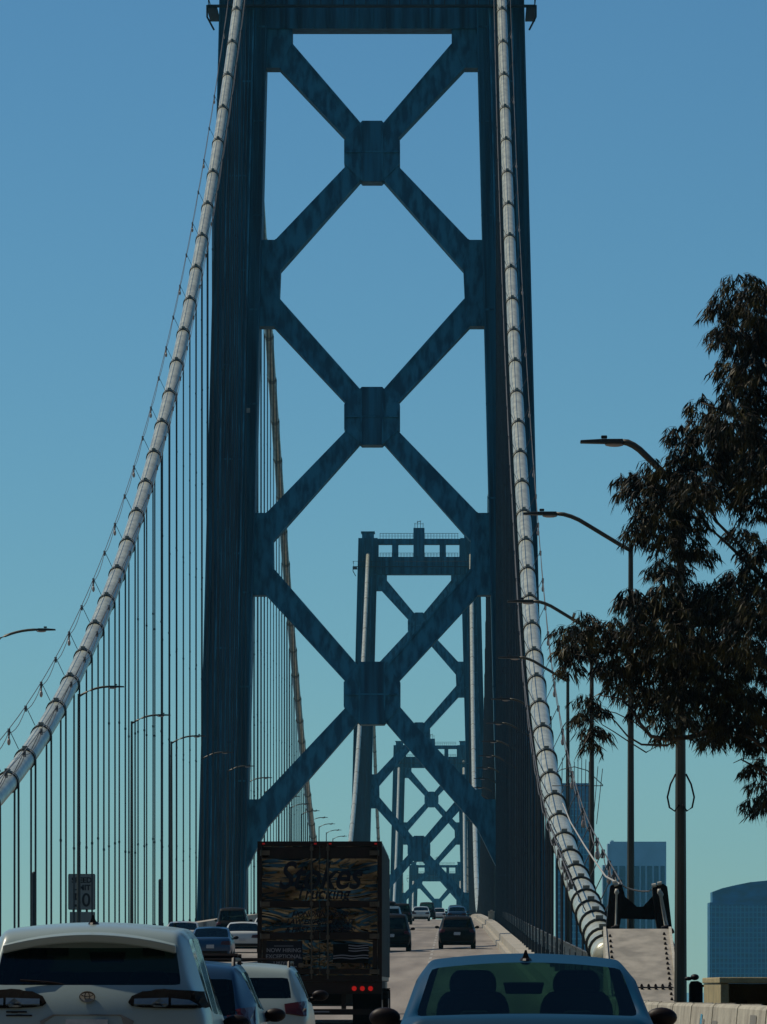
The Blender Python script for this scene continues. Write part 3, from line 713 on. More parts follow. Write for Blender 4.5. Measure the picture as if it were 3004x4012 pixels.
mb.build('mullions', M_citym, e)

# ------------------------------------------------------------------ cars
TC = [-1,-.93,-.5,0,.5,.93,1]
def bake(o):
    dg = bpy.context.evaluated_depsgraph_get(); bpy.context.view_layer.update()
    dg = bpy.context.evaluated_depsgraph_get()
    me = bpy.data.meshes.new_from_object(o.evaluated_get(dg)); old = o.data; o.modifiers.clear(); o.data = me
    return me
def car_shell(sp):
    """sp: stations [(y, rows[6]=(halfwidth,z,dy), crown)], returns {part: (verts, faces)}"""
    st = sp['st']; V = []; faces = []
    def nv(*p): V.append(p); return len(V)-1
    S = []; R = []
    for (y,rows,crown) in st:
        S.append([[nv(sx*rw, y+dy, z) for (rw,z,dy) in rows[:5]] for sx in (-1,1)])
        rw,z,dy = rows[5]; R.append([nv(t*rw, y+dy-sp.get('rdy',0)*(1-t*t)*(1 if y < 2 else -1), z+crown*(1-t*t)) for t in TC])
    n = len(st)
    for k in range(n-1):
        for si in (0,1):
            for r in range(4):
                a,b,c,d = S[k][si][r],S[k+1][si][r],S[k+1][si][r+1],S[k][si][r+1]
                key = 'side_window' if (r == 3 and k in sp['side']) else 'body'
                faces.append((key+('0' if si == 0 else '1') if key != 'body' else key, (a,b,c,d) if si == 1 else (d,c,b,a)))
            ec = 0 if si == 0 else 6
            a,b,c,d = S[k][si][4],S[k+1][si][4],R[k+1][ec],R[k][ec]
            faces.append(('body',(a,b,c,d) if si == 1 else (d,c,b,a)))
        for c in range(6):
            key = 'body'
            if 1 <= c <= 4:
                if k == sp['ws']: key = 'windshield'
                if k == sp.get('rw',-1): key = 'rear_window'
            faces.append((key,(R[k][c],R[k][c+1],R[k+1][c+1],R[k+1][c])))
    for end,kk in (('rear',0),('front',n-1)):
        sgn = -1 if end == 'rear' else 1; G = []
        rows = st[kk][1]; y = st[kk][0]
        for r in range(5):
            rw,z,dy = rows[r]; g = [S[kk][0][r]]
            for t in TC[1:-1]: g.append(nv(t*rw, y+dy+sgn*sp['bulge'][r]*(1-t*t), z))
            g.append(S[kk][1][r]); G.append(g)
        G.append(R[kk])
        for r in range(5):
            for c in range(6):
                key = 'body'
                if end == 'rear' and sp.get('rwcap') and r == 3 and 1 <= c <= 4: key = 'rear_window'
                f = (G[r][c],G[r][c+1],G[r+1][c+1],G[r+1][c])
                faces.append((key, f if end == 'rear' else f[::-1]))
    out = {}
    for key,f in faces: out.setdefault(key,[]).append(f)
    return V, out
def cabin(W,belt,zr_,wr,crown=.045,dy=None,s=.90):
    d = dy or [0]*6
    rows = [(s*W,.27,d[0]),(W,.50,d[1]),(W*.995,belt-.16,d[2]),(W*.95,belt,d[3]),(wr+.055,zr_-.075,d[4]),(wr,zr_,d[5])]
    return rows
def hood(W,zh,dy=None,s=.9):
    d = dy or [0]*6
    return [(s*W,.27,d[0]),(W,.48,d[1]),(W*.99,zh-.20,d[2]),(W*.95,zh-.08,d[3]),(W*.87,zh-.025,d[4]),(W*.76,zh,d[5])]
def spec(kind, L, W, H, wb=None):
    W = W/2*1.02; H += .01
    if kind == 'sedan':
        st = [(0, [(.84*W,.32,.06),(.95*W,.55,0),(.94*W,.80,.02),(.90*W,.96,.05),(.85*W,1.02,.10),(.76*W,1.05,.14)], .015),
              (.55, [(.9*W,.27,0),(W,.5,0),(.995*W,.86,0),(.94*W,.97,0),(.91*W,1.015,0),(.87*W,1.045,.06)], .02),
              (.80, [(.9*W,.27,0),(W,.5,0),(.995*W,.86,0),(.95*W,.96,0),(.92*W,1.01,0),(.885*W,1.035,-.05)], .03),
              (1.42, cabin(W,.95,H-.085,.715,dy=[0,0,0,-.25,-.02,.0]), .055),
              (2.1, cabin(W,.95,H-.015,.67), .05),(2.2, cabin(W,.95,H-.015,.67), .05),
              (2.75, cabin(W,.94,H-.05,.655,dy=[0,0,0,.35,.04,0]), .04),
              (3.45, [(.9*W,.27,0),(W,.48,0),(W*.99,.80,0),(W*.95,.92,.05),(W*.90,.97,.05),(W*.83,1.0,-.02)], .04),
              (L-.35, hood(W,.86), .02),(L, hood(.93*W,.70,[0,.02,0,-.08,-.12,-.15]), .01)]
        return dict(st=st, side=(3,5), ws=6, rw=2, bulge=[.05,.09,.08,.06,.04])
    if kind in ('suv','van'):
        up = .0 if kind == 'suv' else -.18
        st = [(0, [(.84*W,.34,.10),(.965*W,.62,0),(.975*W,(wb or (1.255 if H > 1.6 and L < 4.5 else 1.12))-.19,.05),(.80*W,wb or (1.255 if H > 1.6 and L < 4.5 else 1.12),.15),(.745*W,H-.155,.36+up),(.685*W,H-.055,.42+up)], .05),
              (.60, cabin(W,1.08,H-.02,.72*W,dy=[0,0,0,.05,.12,.0]), .05),
              (1.30, cabin(W,1.03,H+.0,.72*W), .055),(1.42, cabin(W,1.03,H,.72*W), .055),
              (2.40, cabin(W,1.01,H,.72*W), .055),(2.50, cabin(W,1.01,H,.72*W), .055),
              (2.95, cabin(W,1.00,H-.06,.71*W,dy=[0,0,0,.35,.04,0]), .05),
              (3.55, [(.9*W,.27,0),(W,.48,0),(W*.99,.84,0),(W*.95,1.0,.05),(W*.90,1.05,.05),(W*.83,1.08,-.02)], .04),
              (L-.35, hood(W,.97), .03),(L, hood(.93*W,.78,[0,.02,0,-.08,-.12,-.15]), .01)]
        return dict(st=st, side=(1,3,5), ws=6, rwcap=True, bulge=[.05,.10,.09,.06,.04], rdy=.0)
def patch(parent, bvh, outline, name, m, off=.012, origin_y=-3, thick=.03, dens=.06):
    bm = bmesh.new(); P_ = []
    n = len(outline)
    for i in range(n):
        a = Vector(outline[i]); b = Vector(outline[(i+1)%n]); k = max(1,int((b-a).length/dens))
        for j in range(k): P_.append(a+(b-a)*j/k)
    vs = [bm.verts.new((p.x,0,p.y)) for p in P_]
    f = bm.faces.new(vs); bmesh.ops.triangulate(bm, faces=[f])
    for _ in range(2): bmesh.ops.subdivide_edges(bm, edges=[e_ for e_ in bm.edges if e_.calc_length() > dens], cuts=1)
    bmesh.ops.triangulate(bm, faces=bm.faces[:])
    last = 0
    for v in bm.verts:
        h = bvh.ray_cast(Vector((v.co.x,origin_y,v.co.z)), Vector((0,1,0)))
        v.co.y = (h[0].y if h[0] else 0.3)-off
    ys_ = sorted(v.co.y for v in bm.verts); lim = ys_[len(ys_)//3]+.55
    for v in bm.verts: v.co.y = min(v.co.y, lim)
    bmesh.ops.recalc_face_normals(bm, faces=bm.faces[:])
    me = bpy.data.meshes.new(name); bm.to_mesh(me); bm.free(); me.materials.append(m)
    o = bpy.data.objects.new(name, me); col.objects.link(o); o.parent = parent
    s = o.modifiers.new('solid','SOLIDIFY'); s.thickness = thick; s.offset = 0
    return o
PAINT = {}
def car(kind, px=None, Y=None, X=None, L=4.6, W=1.85, H=1.5, color=(.1,.1,.1), flake=.3, label='', near=0, rz=0, z=None, glassm=None, rails=False, box=False, mirz=None, wb=None, name=None, lampm=None):
    if X is None: X = (px-VX)*Y/F
    slope = math.atan((zr(Y+4)-zr(Y))/4)
    e = empty(name or {'sedan':'sedan','suv':'suv','van':'van'}[kind], (X,Y,zr(Y) if z is None else z), label, {'sedan':'car','suv':'car','van':'van'}[kind], 'cars driving over the bridge')
    e.rotation_euler = (slope,0,rz)
    key = tuple(color)+(flake,)
    pm = PAINT.get(key) or PAINT.setdefault(key, paint('car_paint', color, flake))
    sp = spec(kind,L,W,H,wb)
    V, parts = car_shell(sp)
    body = None; W2 = W/2
    gm = glassm or (MATS.get('car_glass') or glass('car_glass',(.14,.20,.18),.04))
    corners = set()
    for keyp,fs in parts.items():
        if keyp == 'body': continue
        for g_ in ([[f] for f in fs] if keyp.startswith('side') else [fs]):
            c_ = {}
            for f in g_:
                for i in f: c_[i] = c_.get(i,0)+1
            corners |= {i for i,n_ in c_.items() if n_ == 1}
    for keyp,fs in parts.items():
        nm_ = {'side_window0':'side_window','side_window1':'side_window'}.get(keyp,keyp)
        used = sorted(set(i for f in fs for i in f)); ix = {a:b for b,a in enumerate(used)}
        groups = [fs]
        if keyp.startswith('side_window'): groups = [[f] for f in fs]
        for gfs in groups:
            used = sorted(set(i for f in gfs for i in f)); ix = {a:b for b,a in enumerate(used)}
            me = bpy.data.meshes.new(nm_); me.from_pydata([V[i] for i in used],[],[tuple(ix[i] for i in f) for f in gfs]); me.update()
            me.materials.append(pm if keyp == 'body' else gm)
            me.polygons.foreach_set('use_smooth',[True]*len(me.polygons))
            o = bpy.data.objects.new(nm_, me); col.objects.link(o); o.parent = e
            cr = me.attributes.new('crease_vert','FLOAT','POINT')
            for i in used:
                if i in corners: cr.data[ix[i]].value = .48
            s = o.modifiers.new('sub','SUBSURF'); s.levels = s.render_levels = (3 if near else 2); s.boundary_smooth = 'ALL'
            if keyp == 'body': body = o
    bpy.context.view_layer.update(); dg = bpy.context.evaluated_depsgraph_get(); ev = body.evaluated_get(dg); bm_ = ev.to_mesh()
    bvh = BVHTree.FromPolygons([v.co.copy() for v in bm_.vertices],[tuple(p.vertices) for p in bm_.polygons]); ev.to_mesh_clear()
    # underside, bumper
    mb = MB(); mb.box(-W2*.86,W2*.86,.15,L-.15,.20,.42); mb.build('underbody', M_black2, e)
    for yy_ in (.85,L-.9):
        for sx in (-1,1):
            mb = MB(); xo = sx*W2; mb.tube([(xo-sx*.24,yy_,.33),(xo-sx*.20,yy_,.33),(xo-sx*.03,yy_,.33),(xo+sx*.005,yy_,.33)],[.29,.33,.33,.29],20)
            wh = mb.build('wheel', M_tyre, e)
            mb = MB(); mb.tube([(xo-sx*.02,yy_,.33),(xo+sx*.012,yy_,.33)],.21,14); mb.tube([(xo+sx*.012,yy_,.33),(xo+sx*.02,yy_,.33)],.06,8); mb.build('rim', M_rim, wh)
    # tail lamps
    lm = lampm or M_red
    if kind == 'sedan': ol = [(.44,.74),(.50,.88),(W2*.96,.90),(W2*.96,.72)]
    elif kind == 'van': ol = [(W2*.80,.80),(W2*.80,1.25),(W2*.93,1.22),(W2*.96,.80)]
    else: ol = [(W2-.30,.88),(W2-.32,1.0),(W2*.95,1.04),(W2*.96,.84)]
    if not near:
        for sx in (-1,1): patch(e,bvh,[(sx*x,z_) for x,z_ in ol],'tail_light',lm)
        zpz = .66 if kind == 'sedan' else .80
        patch(e,bvh,[(-.16,zpz-.075),(.16,zpz-.075),(.16,zpz+.075),(-.16,zpz+.075)],'licence_plate',M_platew,off=.02)
        patch(e,bvh,[(-W2*.8,.34),(W2*.8,.34),(W2*.82,.46),(-W2*.82,.46)],'lower_bumper',M_black,off=.015)
    # mirrors
    my = 3.05 if kind == 'sedan' else 3.15; mz = mirz or (.98 if kind == 'sedan' else 1.08)
    for sx in (-1,1):
        mb = MB(); mb.tube([(sx*(W2-.07),my,mz-.03),(sx*(W2+.06),my,mz)],[.03,.03],8)
        mb.blob((sx*(W2+.09),my,mz+.03),.115,.06,.075,14,10)
        mb.build('wing_mirror', M_black, e, smooth=True)
    # interior
    mb = MB()
    for sx in (-.37,.37):
        mb2 = MB(); yb_ = 2.05
        mb2.prism([(sx-.27,.45),(sx-.26,1.12),(sx-.20,1.21),(sx+.20,1.21),(sx+.26,1.12),(sx+.27,.45)], yb_, yb_+.16)
        mb2.box(sx-.25,sx+.25,yb_+.1,yb_+.6,.40,.55); mb2.build('front_seat', M_seat, e, bevel=.05)
        mb2 = MB(); mb2.prism([(sx-.17,1.20),(sx-.165,1.31),(sx-.12,1.36),(sx+.12,1.36),(sx+.165,1.31),(sx+.17,1.20)],yb_+.02,yb_+.13); mb2.build('headrest', M_seat, e, bevel=.03)
    mb = MB(); mb.prism([(-.62,.40),(-.60,.93),(.60,.93),(.62,.40)],1.05,1.25); mb.build('rear_seat', M_seat, e, bevel=.05)
    for sx in (-.36,.36):
        mb = MB(); mb.prism([(sx-.12,.96),(sx-.10,1.08),(sx+.10,1.08),(sx+.12,.96)],1.10,1.20); mb.build('rear_headrest', M_seat, e, bevel=.03)
    mb = MB(); mb.box(-.70,.70,2.95,3.3,.75,.93); mb.build('dashboard', M_seat, e, bevel=.04)
    mb = MB(); zm = H-.20; mb.prism([(-.13,zm-.055),(-.15,zm+.03),(.15,zm+.03),(.13,zm-.055)],2.72,2.75); mb.build('rear_view_mirror', M_black, e, bevel=.01)
    if near or kind == 'suv':
        mb = MB(); ya = 1.60 if kind == 'sedan' else .85
        h = bvh.ray_cast(Vector((0,ya,3)),Vector((0,0,-1))); zt_ = (h[0].z if h[0] else H)-.005
        mb.add([(-.03,ya-.09,zt_),(.03,ya-.09,zt_),(.03,ya+.12,zt_),(-.03,ya+.12,zt_),(-.006,ya-.075,zt_+.075),(.006,ya-.075,zt_+.075),(.004,ya-.04,zt_+.06),(-.004,ya-.04,zt_+.06)],
               [(0,3,2,1),(4,5,6,7),(0,1,5,4),(1,2,6,5),(2,3,7,6),(3,0,4,7)])
        mb.blob((0,ya,zt_),.045,.13,.03,12,6)
        mb.build('antenna_fin', M_black, e)
    if rails or box:
        for sx in (-1,1):
            mb = MB(); x = sx*W2*.70; mb.tube([(x,.8,H-.03),(x,.9,H+.06),(x,2.5,H+.07),(x,2.7,H-.03)],.022,6); mb.build('roof_rail', M_black, e)
        for yb_ in (1.1,2.2):
            mb = MB(); mb.tube([(-W2*.74,yb_,H+.10),(W2*.74,yb_,H+.10)],.025,6); mb.build('cross_bar', M_black, e)
    if box:
        mb = MB(); mb.blob((0,1.7,H+.26),.46,1.0,.17,18,10); mb.build('roof_box', M_black, e, smooth=True)
    return e, bvh

G_near = glass('rear_glass_green', (.27,.48,.39), .025)
G_suv = glass('privacy_glass', (.20,.34,.28), .04)
# white crossover, left foreground
WY = 46
suvW, bvh = car('suv', px=188, Y=WY, L=4.45, W=1.88, H=1.685, color=(.27,.345,.335), flake=.0, near=1, glassm=G_suv, rails=False, wb=1.255, mirz=.9,
      label='white crossover with a dark rear window at the lower left, nearest car', z=.555)
for sx in (-1,1):
    patch(suvW,bvh,[(sx*.315,1.125),(sx*.34,1.165),(sx*.42,1.20),(sx*.62,1.215),(sx*.86,1.20),(sx*.90,1.08),(sx*.62,1.082),(sx*.42,1.09),(sx*.34,1.102)],'tail_light',M_black2,off=.016)
    patch(suvW,bvh,[(sx*.36,1.105),(sx*.36,1.145),(sx*.62,1.152),(sx*.62,1.100)],'lamp_lens',M_lampglass,off=.040)
    patch(suvW,bvh,[(sx*.64,1.100),(sx*.64,1.150),(sx*.78,1.135),(sx*.84,1.100)],'lamp_lens',M_lampglass,off=.034)
em = patch(suvW,bvh,[(.062*cos(a),1.165+.043*sin(a)) for a in [2*pi*i/20 for i in range(20)]],'emblem',M_patch,off=.02,dens=.02,thick=.008)
mb = MB()
def ell(cx_,cz_,rx,rz_,y): return [(cx_+rx*cos(2*pi*i/16),y,cz_+rz_*sin(2*pi*i/16)) for i in range(17)]
ye = [h for h in [bvh.ray_cast(Vector((0,-3,1.165)),Vector((0,1,0)))]][0][0].y-.03
for (rx,rz_,dz) in ((.058,.040,0),(.018,.038,0),(.045,.015,.018)): mb.tube(ell(0,1.165+dz,rx,rz_,ye),.004,5)
mb.build('emblem_ring', M_rod2, em)
for (x0,x1,z_) in ((-.62,-.46,1.045),(-.62,-.42,1.018)): patch(suvW,bvh,[(x0,z_),(x1,z_),(x1,z_+.010),(x0,z_+.010)],'badge',M_black,off=.008,thick=.006,dens=.03)
patch(suvW,bvh,[(-.33,.90),(-.36,.98),(-.26,1.03),(.26,1.03),(.36,.98),(.33,.90),(.30,.90),(.33,.97),(.25,1.022),(-.25,1.022),(-.33,.97),(-.30,.90)],'plate_recess_edge',M_patch,off=.004,thick=.006,dens=.05)
patch(suvW,bvh,[(-.16,.84),(-.16,.99),(.16,.99),(.16,.84)],'licence_plate',M_platew,off=.02)
# roof spoiler with dark underside
mb = MB(); n = 14; pr = []
for i in range(n+1):
    t = -1+2*i/n; x = t*.665; ztop = 1.685-.085*t*t-.02; y0 = .20+.06*t*t
    pr.append([(x,y0+.03,ztop-.085),(x,y0,ztop-.022),(x,y0+.42,ztop+.018),(x,y0+.44,ztop-.09)])
for i in range(n):
    for kf in range(4):
        a = i*4+kf; b = i*4+(kf+1)%4; mb.f.append((a,a+4,b+4,b))
mb.v = [p_ for row in pr for p_ in row]; mb.f += [(0,1,2,3),(4*n+3,4*n+2,4*n+1,4*n)]
sp_ = mb.build('spoiler', PAINT[(.27,.345,.335,.0)], suvW, bevel=.012)
mb = MB()
for xx in (-.42,.36): mb.box(xx-.09,xx+.09,3.0,3.03,1.48,1.55)
mb.build('sun_visor', M_sign, suvW)
mb = MB(); mb.tube([(-.05,.12,1.235),(-.30,.10,1.275),(-.52,.11,1.29)],.010,5); mb.build('rear_wiper', M_black, suvW)

# blue sedan, right foreground
blueS, bvh = car('sedan', X=.53, Y=40.9, L=4.75, W=1.84, H=1.44, color=(.001,.044,.098), flake=0, near=1, glassm=G_near,
      label='blue sedan with a see-through rear window at the lower right foreground', z=.545)
for sx in (-1,1): patch(blueS,bvh,[(sx*.46,.74),(sx*.50,.88),(sx*.88,.90),(sx*.88,.72)],'tail_light',M_red)
patch(blueS,bvh,[(-.16,.6),(-.16,.74),(.16,.74),(.16,.6)],'licence_plate',M_platew,off=.02)
# dark blue hatchback and white crossover between
hatch,_ = car('suv', X=-2.86, Y=61, L=4.3, W=1.80, H=1.47, color=(.010,.045,.10), flake=.1, glassm=G_suv, rails=True, mirz=.92, wb=.95,
      label='dark blue hatchback with roof rails between the two white crossovers', z=.55)
whiteB,_ = car('suv', X=-2.83, Y=80, L=4.5, W=1.88, H=1.50, color=(.29,.36,.34), flake=0, rails=True, wb=1.08,
      label='white crossover with a black rear window just in front of the truck', z=.56)
car('suv', X=-6.25, Y=71, L=4.5, W=1.85, H=1.72, color=(.05,.012,.012), flake=.2, label='dark red car mostly hidden behind the nearest white crossover at the left edge')
car('suv', X=-7.15, Y=148, L=4.4, W=1.85, H=1.62, color=(.04,.12,.24), flake=.3, label='blue crossover half hidden behind the nearest white crossover roof')
car('sedan', px=454, Y=258, W=1.82, H=1.46, color=(.008,.05,.12), flake=.2, label='mid blue sedan with a shining badge left of the truck')
car('sedan', X=-10.1, Y=292, W=1.85, H=1.47, color=(.52,.54,.50), flake=0, label='silver white sedan in front of the blue sedan, left of the truck')
car('sedan', X=-10.3, Y=340, W=1.85, H=1.47, color=(.50,.52,.48), flake=0, label='pale sedan farther on, its roof above the silver sedan left of the truck')
car('suv', X=-13.3, Y=366, W=1.95, H=1.86, L=5.0, color=(.005,.004,.004), flake=0, label='black van-like suv in the far left lane by the near tower leg')
car('sedan', X=-13.4, Y=300, W=1.82, H=1.45, color=(.45,.45,.42), flake=0, label='pale car hidden behind the blue sedan in the far left lane')
car('suv', X=-2.95, Y=298, W=1.95, H=1.82, L=5.0, color=(.005,.004,.004), flake=0, label='black suv just right of the truck in the next lane')
car('suv', X=-4.45, Y=440, W=1.85, H=1.70, color=(.16,.25,.30), flake=.3, box=True, label='grey blue suv with a black roof box beside the truck')
car('suv', X=-4.3, Y=520, W=1.95, H=1.80, color=(.005,.004,.004), flake=0, label='dark suv between the roof box car and the pale sedan')
car('sedan', X=-2.98, Y=604, W=1.82, H=1.45, color=(.45,.50,.48), flake=.1, label='pale green white sedan alone in the middle of the far road')
car('van', X=-2.75, Y=700, W=2.0, H=1.95, L=5.0, color=(.005,.004,.004), flake=0, label='tall black van behind the far pale sedan')
car('sedan', X=-1.55, Y=800, W=1.80, H=1.6, color=(.5,.5,.48), flake=0, label='tiny white car at the crest of the road')
car('suv', X=.34, Y=310, W=1.90, H=1.66, L=4.9, color=(.005,.004,.004), flake=0, rails=True, label='black suv with a roof rack alone in the right lane')
car('sedan', X=.60, Y=560, W=1.82, H=1.5, color=(.02,.06,.11), flake=.3, label='dark blue car whose roof shows above the black suv in the right lane')
car('suv', X=.52, Y=690, W=1.80, H=1.6, color=(.03,.05,.07), flake=.2, label='small dark car farthest up the right lane')

# ------------------------------------------------------------------ truck
TY = 125.6; TX = -2.73; tz = zr(TY)
tr = empty('semi_trailer_truck', (TX,TY,tz), 'tall box trailer truck with polished steel rear doors and lettering', 'truck')
W2 = 1.30; ZT = 4.10; ZB = 1.18; LT = 14.0
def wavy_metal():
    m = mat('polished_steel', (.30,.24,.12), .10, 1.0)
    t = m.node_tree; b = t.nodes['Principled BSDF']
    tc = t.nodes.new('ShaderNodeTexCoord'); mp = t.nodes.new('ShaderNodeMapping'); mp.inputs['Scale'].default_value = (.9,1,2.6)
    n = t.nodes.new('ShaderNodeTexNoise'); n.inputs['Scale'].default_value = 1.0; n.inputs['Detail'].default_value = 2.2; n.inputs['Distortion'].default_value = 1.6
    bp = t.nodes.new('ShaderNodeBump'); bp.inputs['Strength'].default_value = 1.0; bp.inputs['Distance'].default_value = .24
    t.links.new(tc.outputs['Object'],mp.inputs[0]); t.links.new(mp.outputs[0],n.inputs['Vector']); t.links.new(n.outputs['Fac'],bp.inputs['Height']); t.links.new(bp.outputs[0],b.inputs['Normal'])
    r = t.nodes.new('ShaderNodeValToRGB'); r.color_ramp.elements[0].color = (.04,.032,.024,1); r.color_ramp.elements[1].color = (.25,.225,.16,1)  # blotches in the base colour imitate dark and bright reflections on the doors
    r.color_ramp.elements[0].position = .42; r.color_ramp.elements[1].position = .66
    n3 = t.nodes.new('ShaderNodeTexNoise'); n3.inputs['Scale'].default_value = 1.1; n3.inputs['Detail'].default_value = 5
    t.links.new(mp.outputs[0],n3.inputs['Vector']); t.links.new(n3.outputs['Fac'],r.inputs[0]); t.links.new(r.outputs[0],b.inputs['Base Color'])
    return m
M_pol = wavy_metal()
M_frame = mat('truck_frame_brown', (.020,.010,.007), .6, 0, var=.4, scale=5, spec=.2)
M_blue = mat('letter_blue', (.005,.006,.014), .5, spec=.2)
M_tside = mat('trailer_side', (.10,.15,.17), .5, .2, var=.2, scale=2)
mb = MB(); mb.box(-W2,W2,.12,LT,ZB,ZT); mb.build('trailer_box', M_tside, tr, bevel=.02)
mb = MB()
for i in range(28): mb.box(W2+.001,W2+.025,.3+i*.49,.36+i*.49,ZB+.1,ZT-.1)
mb.build('side_posts', M_tside, tr)
mb = MB(); mb.box(-W2,-W2+.09,0,.118,ZB,ZT); mb.box(W2-.09,W2,0,.118,ZB,ZT); mb.box(-W2+.091,W2-.091,0,.118,ZT-.10,ZT); mb.box(-W2+.091,W2-.091,0,.118,ZB,ZB+.12)
mb.build('rear_frame', M_frame, tr)
for sx in (-1,1):
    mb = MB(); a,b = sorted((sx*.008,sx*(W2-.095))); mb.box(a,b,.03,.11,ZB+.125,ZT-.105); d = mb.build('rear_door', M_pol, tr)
    for z0,z1 in ((ZT-.36,ZT-.12),(2.72,2.86),(2.05,2.20),(1.33,1.44)):
        mb = MB(); mb.box(a+.01,b-.01,.012,.029,z0,z1)
        for k in range(3): q = (b-.08 if sx > 0 else a+.08); mb.box(q-.06,q+.06,-.006,.0115,z0+.03,z1-.03)
        mb.build('door_band', M_frame, d)
    mb = MB(); mb.box((b-.10) if sx > 0 else a+.01, (b-.01) if sx > 0 else a+.10, .014,.0285,1.45,2.04)
    mb.build('door_band', M_frame, d)
    xr_ = sx*.17 if sx > 0 else -.17
    mb = MB(); mb.tube([(xr_,-.02,ZB+.05),(xr_,-.02,ZT-.05)],.016,8)
    for z in (ZB+.2,2.1,2.8,ZT-.15): mb.box(xr_-.035,xr_+.035,-.03,.011,z-.04,z+.04)
    mb.build('lock_rod', M_rod2, d)
    for z in (ZT-.24,2.79,2.12,1.38):
        mb = MB(); q = sx*(W2-.16); mb.box(q-.10,q+.10,-.012,-.0065,z-.05,z+.05); mb.tube([(q+sx*.09,-.02,z-.06),(q+sx*.09,-.02,z+.06)],.016,6); mb.build('hinge', M_rod2, d)
    mb = MB(); mb.box(xr_-.02,xr_+sx*.26+.02,-.045,-.030,1.50,1.53) if sx > 0 else mb.box(xr_-.28,xr_+.02,-.045,-.030,1.50,1.53); mb.box(xr_+sx*.22-.05,xr_+sx*.22+.05,-.05,-.0,1.47,1.56); mb.build('latch_handle', M_rod2, d)
ytx = -.002
t_ = text_mesh('Stokes', .80, 'lettering', M_blue, tr, (-.02,.024,3.12), offset=.012, shear=.35, ext=.003, sx=.80)
text_mesh('Trucking', .36, 'lettering', M_blue, tr, (.05,.024,2.90), offset=.004, shear=.25, ext=.003, sx=.88)
for tx,z in (('HONORING OUR',2.53),('LAW ENFORCEMENT',2.37),('& FIRST RESPONDERS!',2.21)):
    text_mesh(tx, .155, 'lettering', M_blue, tr, (0,.024,z), offset=.004, shear=.35, ext=.003, sx=.95)
mb = MB(); mb.box(-1.14,-.36,.020,.0295,1.46,2.02); sg = mb.build('hiring_panel', M_blue, tr)
M_sil = mat('letter_silver', (.16,.17,.19), .5)
for tx,sz,z in (('NOW HIRING',.115,1.79),('EXCEPTIONAL',.115,1.66),('DRIVERS',.115,1.53)):
    text_mesh(tx, sz, 'lettering', M_sil, sg, (-.75,.015,z), offset=.002, ext=.003, sx=1.0)
mb = MB(); mb.box(-.95,-.55,.012,.019,1.91,1.922); mb.box(-1.05,-.48,.012,.019,1.475,1.495); mb.build('fine_print', M_sil, sg)
# flag panel
mb = MB(); mb.box(.28,1.02,.016,.029,1.56,1.96); fl = mb.build('flag', M_black2, tr)
mb = MB()
for i,(x0,z) in enumerate(((.60,1.925),(.60,1.872),(.60,1.819),(.28,1.715),(.28,1.662))):
    P_ = []
    n = 16
    for j in range(n+1):
        x = x0+(1.02-x0)*j/n; P_.append((x, z+.010*sin(x*14+i*.4)))
    vs = [(x,.011,z_-.011) for x,z_ in P_]+[(x,.011,z_+.011) for x,z_ in P_]
    mb.add(vs,[(j,j+1,n+2+j,n+1+j) for j in range(n)])
mb.build('stripe', M_sil, fl)
text_mesh('5514', .12, 'lettering', M_blue, tr, (.95,.024,1.46), offset=.002, ext=.003)
for x in (-1.17,-.09,.22,1.17):
    mb = MB(); mb.box(x-.028,x+.028,-.015,-.001,ZT-.065,ZT-.035); mb.build('marker_light', M_redsmall, tr)
mb = MB(); mb.box(-W2,W2,.05,.25,.92,ZB-.003); mb.build('rear_sill', M_frame, tr)
for sx in (1,-1):
    for k in range(3):
        x = sx*(.72+.17*k); mb = MB(); mb.tube([(x,.03,1.03),(x,.047,1.03)],.052,14); mb.build('tail_light', M_redlit if sx > 0 else M_red, tr)
mb = MB(); mb.box(-1.1,1.1,.15,.25,.48,.60)
for x in (-.5,.5): mb.box(x-.05,x+.05,.16,.24,.602,.918)
mb.build('underride_guard', M_frame, tr)
mb = MB(); mb.box(-.9,.2,.135,.149,.53,.56); mb.build('reflective_tape', M_sil, tr)
for yy_ in (1.4,2.65,LT+.6,LT+1.9,LT+5.2):
    for sx in (-1,1):
        mb = MB(); mb.tube([(sx*.72,yy_,.51),(sx*.76,yy_,.51),(sx*1.24,yy_,.51),(sx*1.28,yy_,.51)],[.46,.51,.51,.46],22)
        for k in range(22):
            a_ = 2*pi*k/22; mb.box(sx*1.02-.26,sx*1.02+.26,yy_+.51*cos(a_)-.015,yy_+.51*cos(a_)+.015,.51+.51*sin(a_)-.015,.51+.51*sin(a_)+.015)
        wh = mb.build('wheel', M_tyre, tr)
        mb = MB(); mb.tube([(sx*1.26,yy_,.51),(sx*1.285,yy_,.51)],.28,16); mb.build('rim', M_rim, wh)
for sx in (-1,1):
    mb = MB(); mb.box(min(sx*.68,sx*1.28),max(sx*.68,sx*1.28),.62,.65,.12,.915); mb.build('mud_flap', M_black2, tr)
mb = MB(); mb.box(-.5,.5,.3,LT+5.6,.70,.915); mb.build('chassis', M_black2, tr)
mb = MB(); mb.prism([(-1.22,.75),(-1.22,3.1),(-1.0,3.75),(1.0,3.75),(1.22,3.1),(1.22,.75)],LT+1.0,LT+4.2); mb.box(-1.05,1.05,LT+4.201,LT+6.2,.6,1.95); mb.build('cab', M_tside, tr, bevel=.08)
for sx in (-1,1):
    mb = MB(); mb.box(min(sx*1.225,sx*1.29),max(sx*1.225,sx*1.29),LT+3.8,LT+3.95,1.9,2.6); mb.build('wing_mirror', M_black, tr)

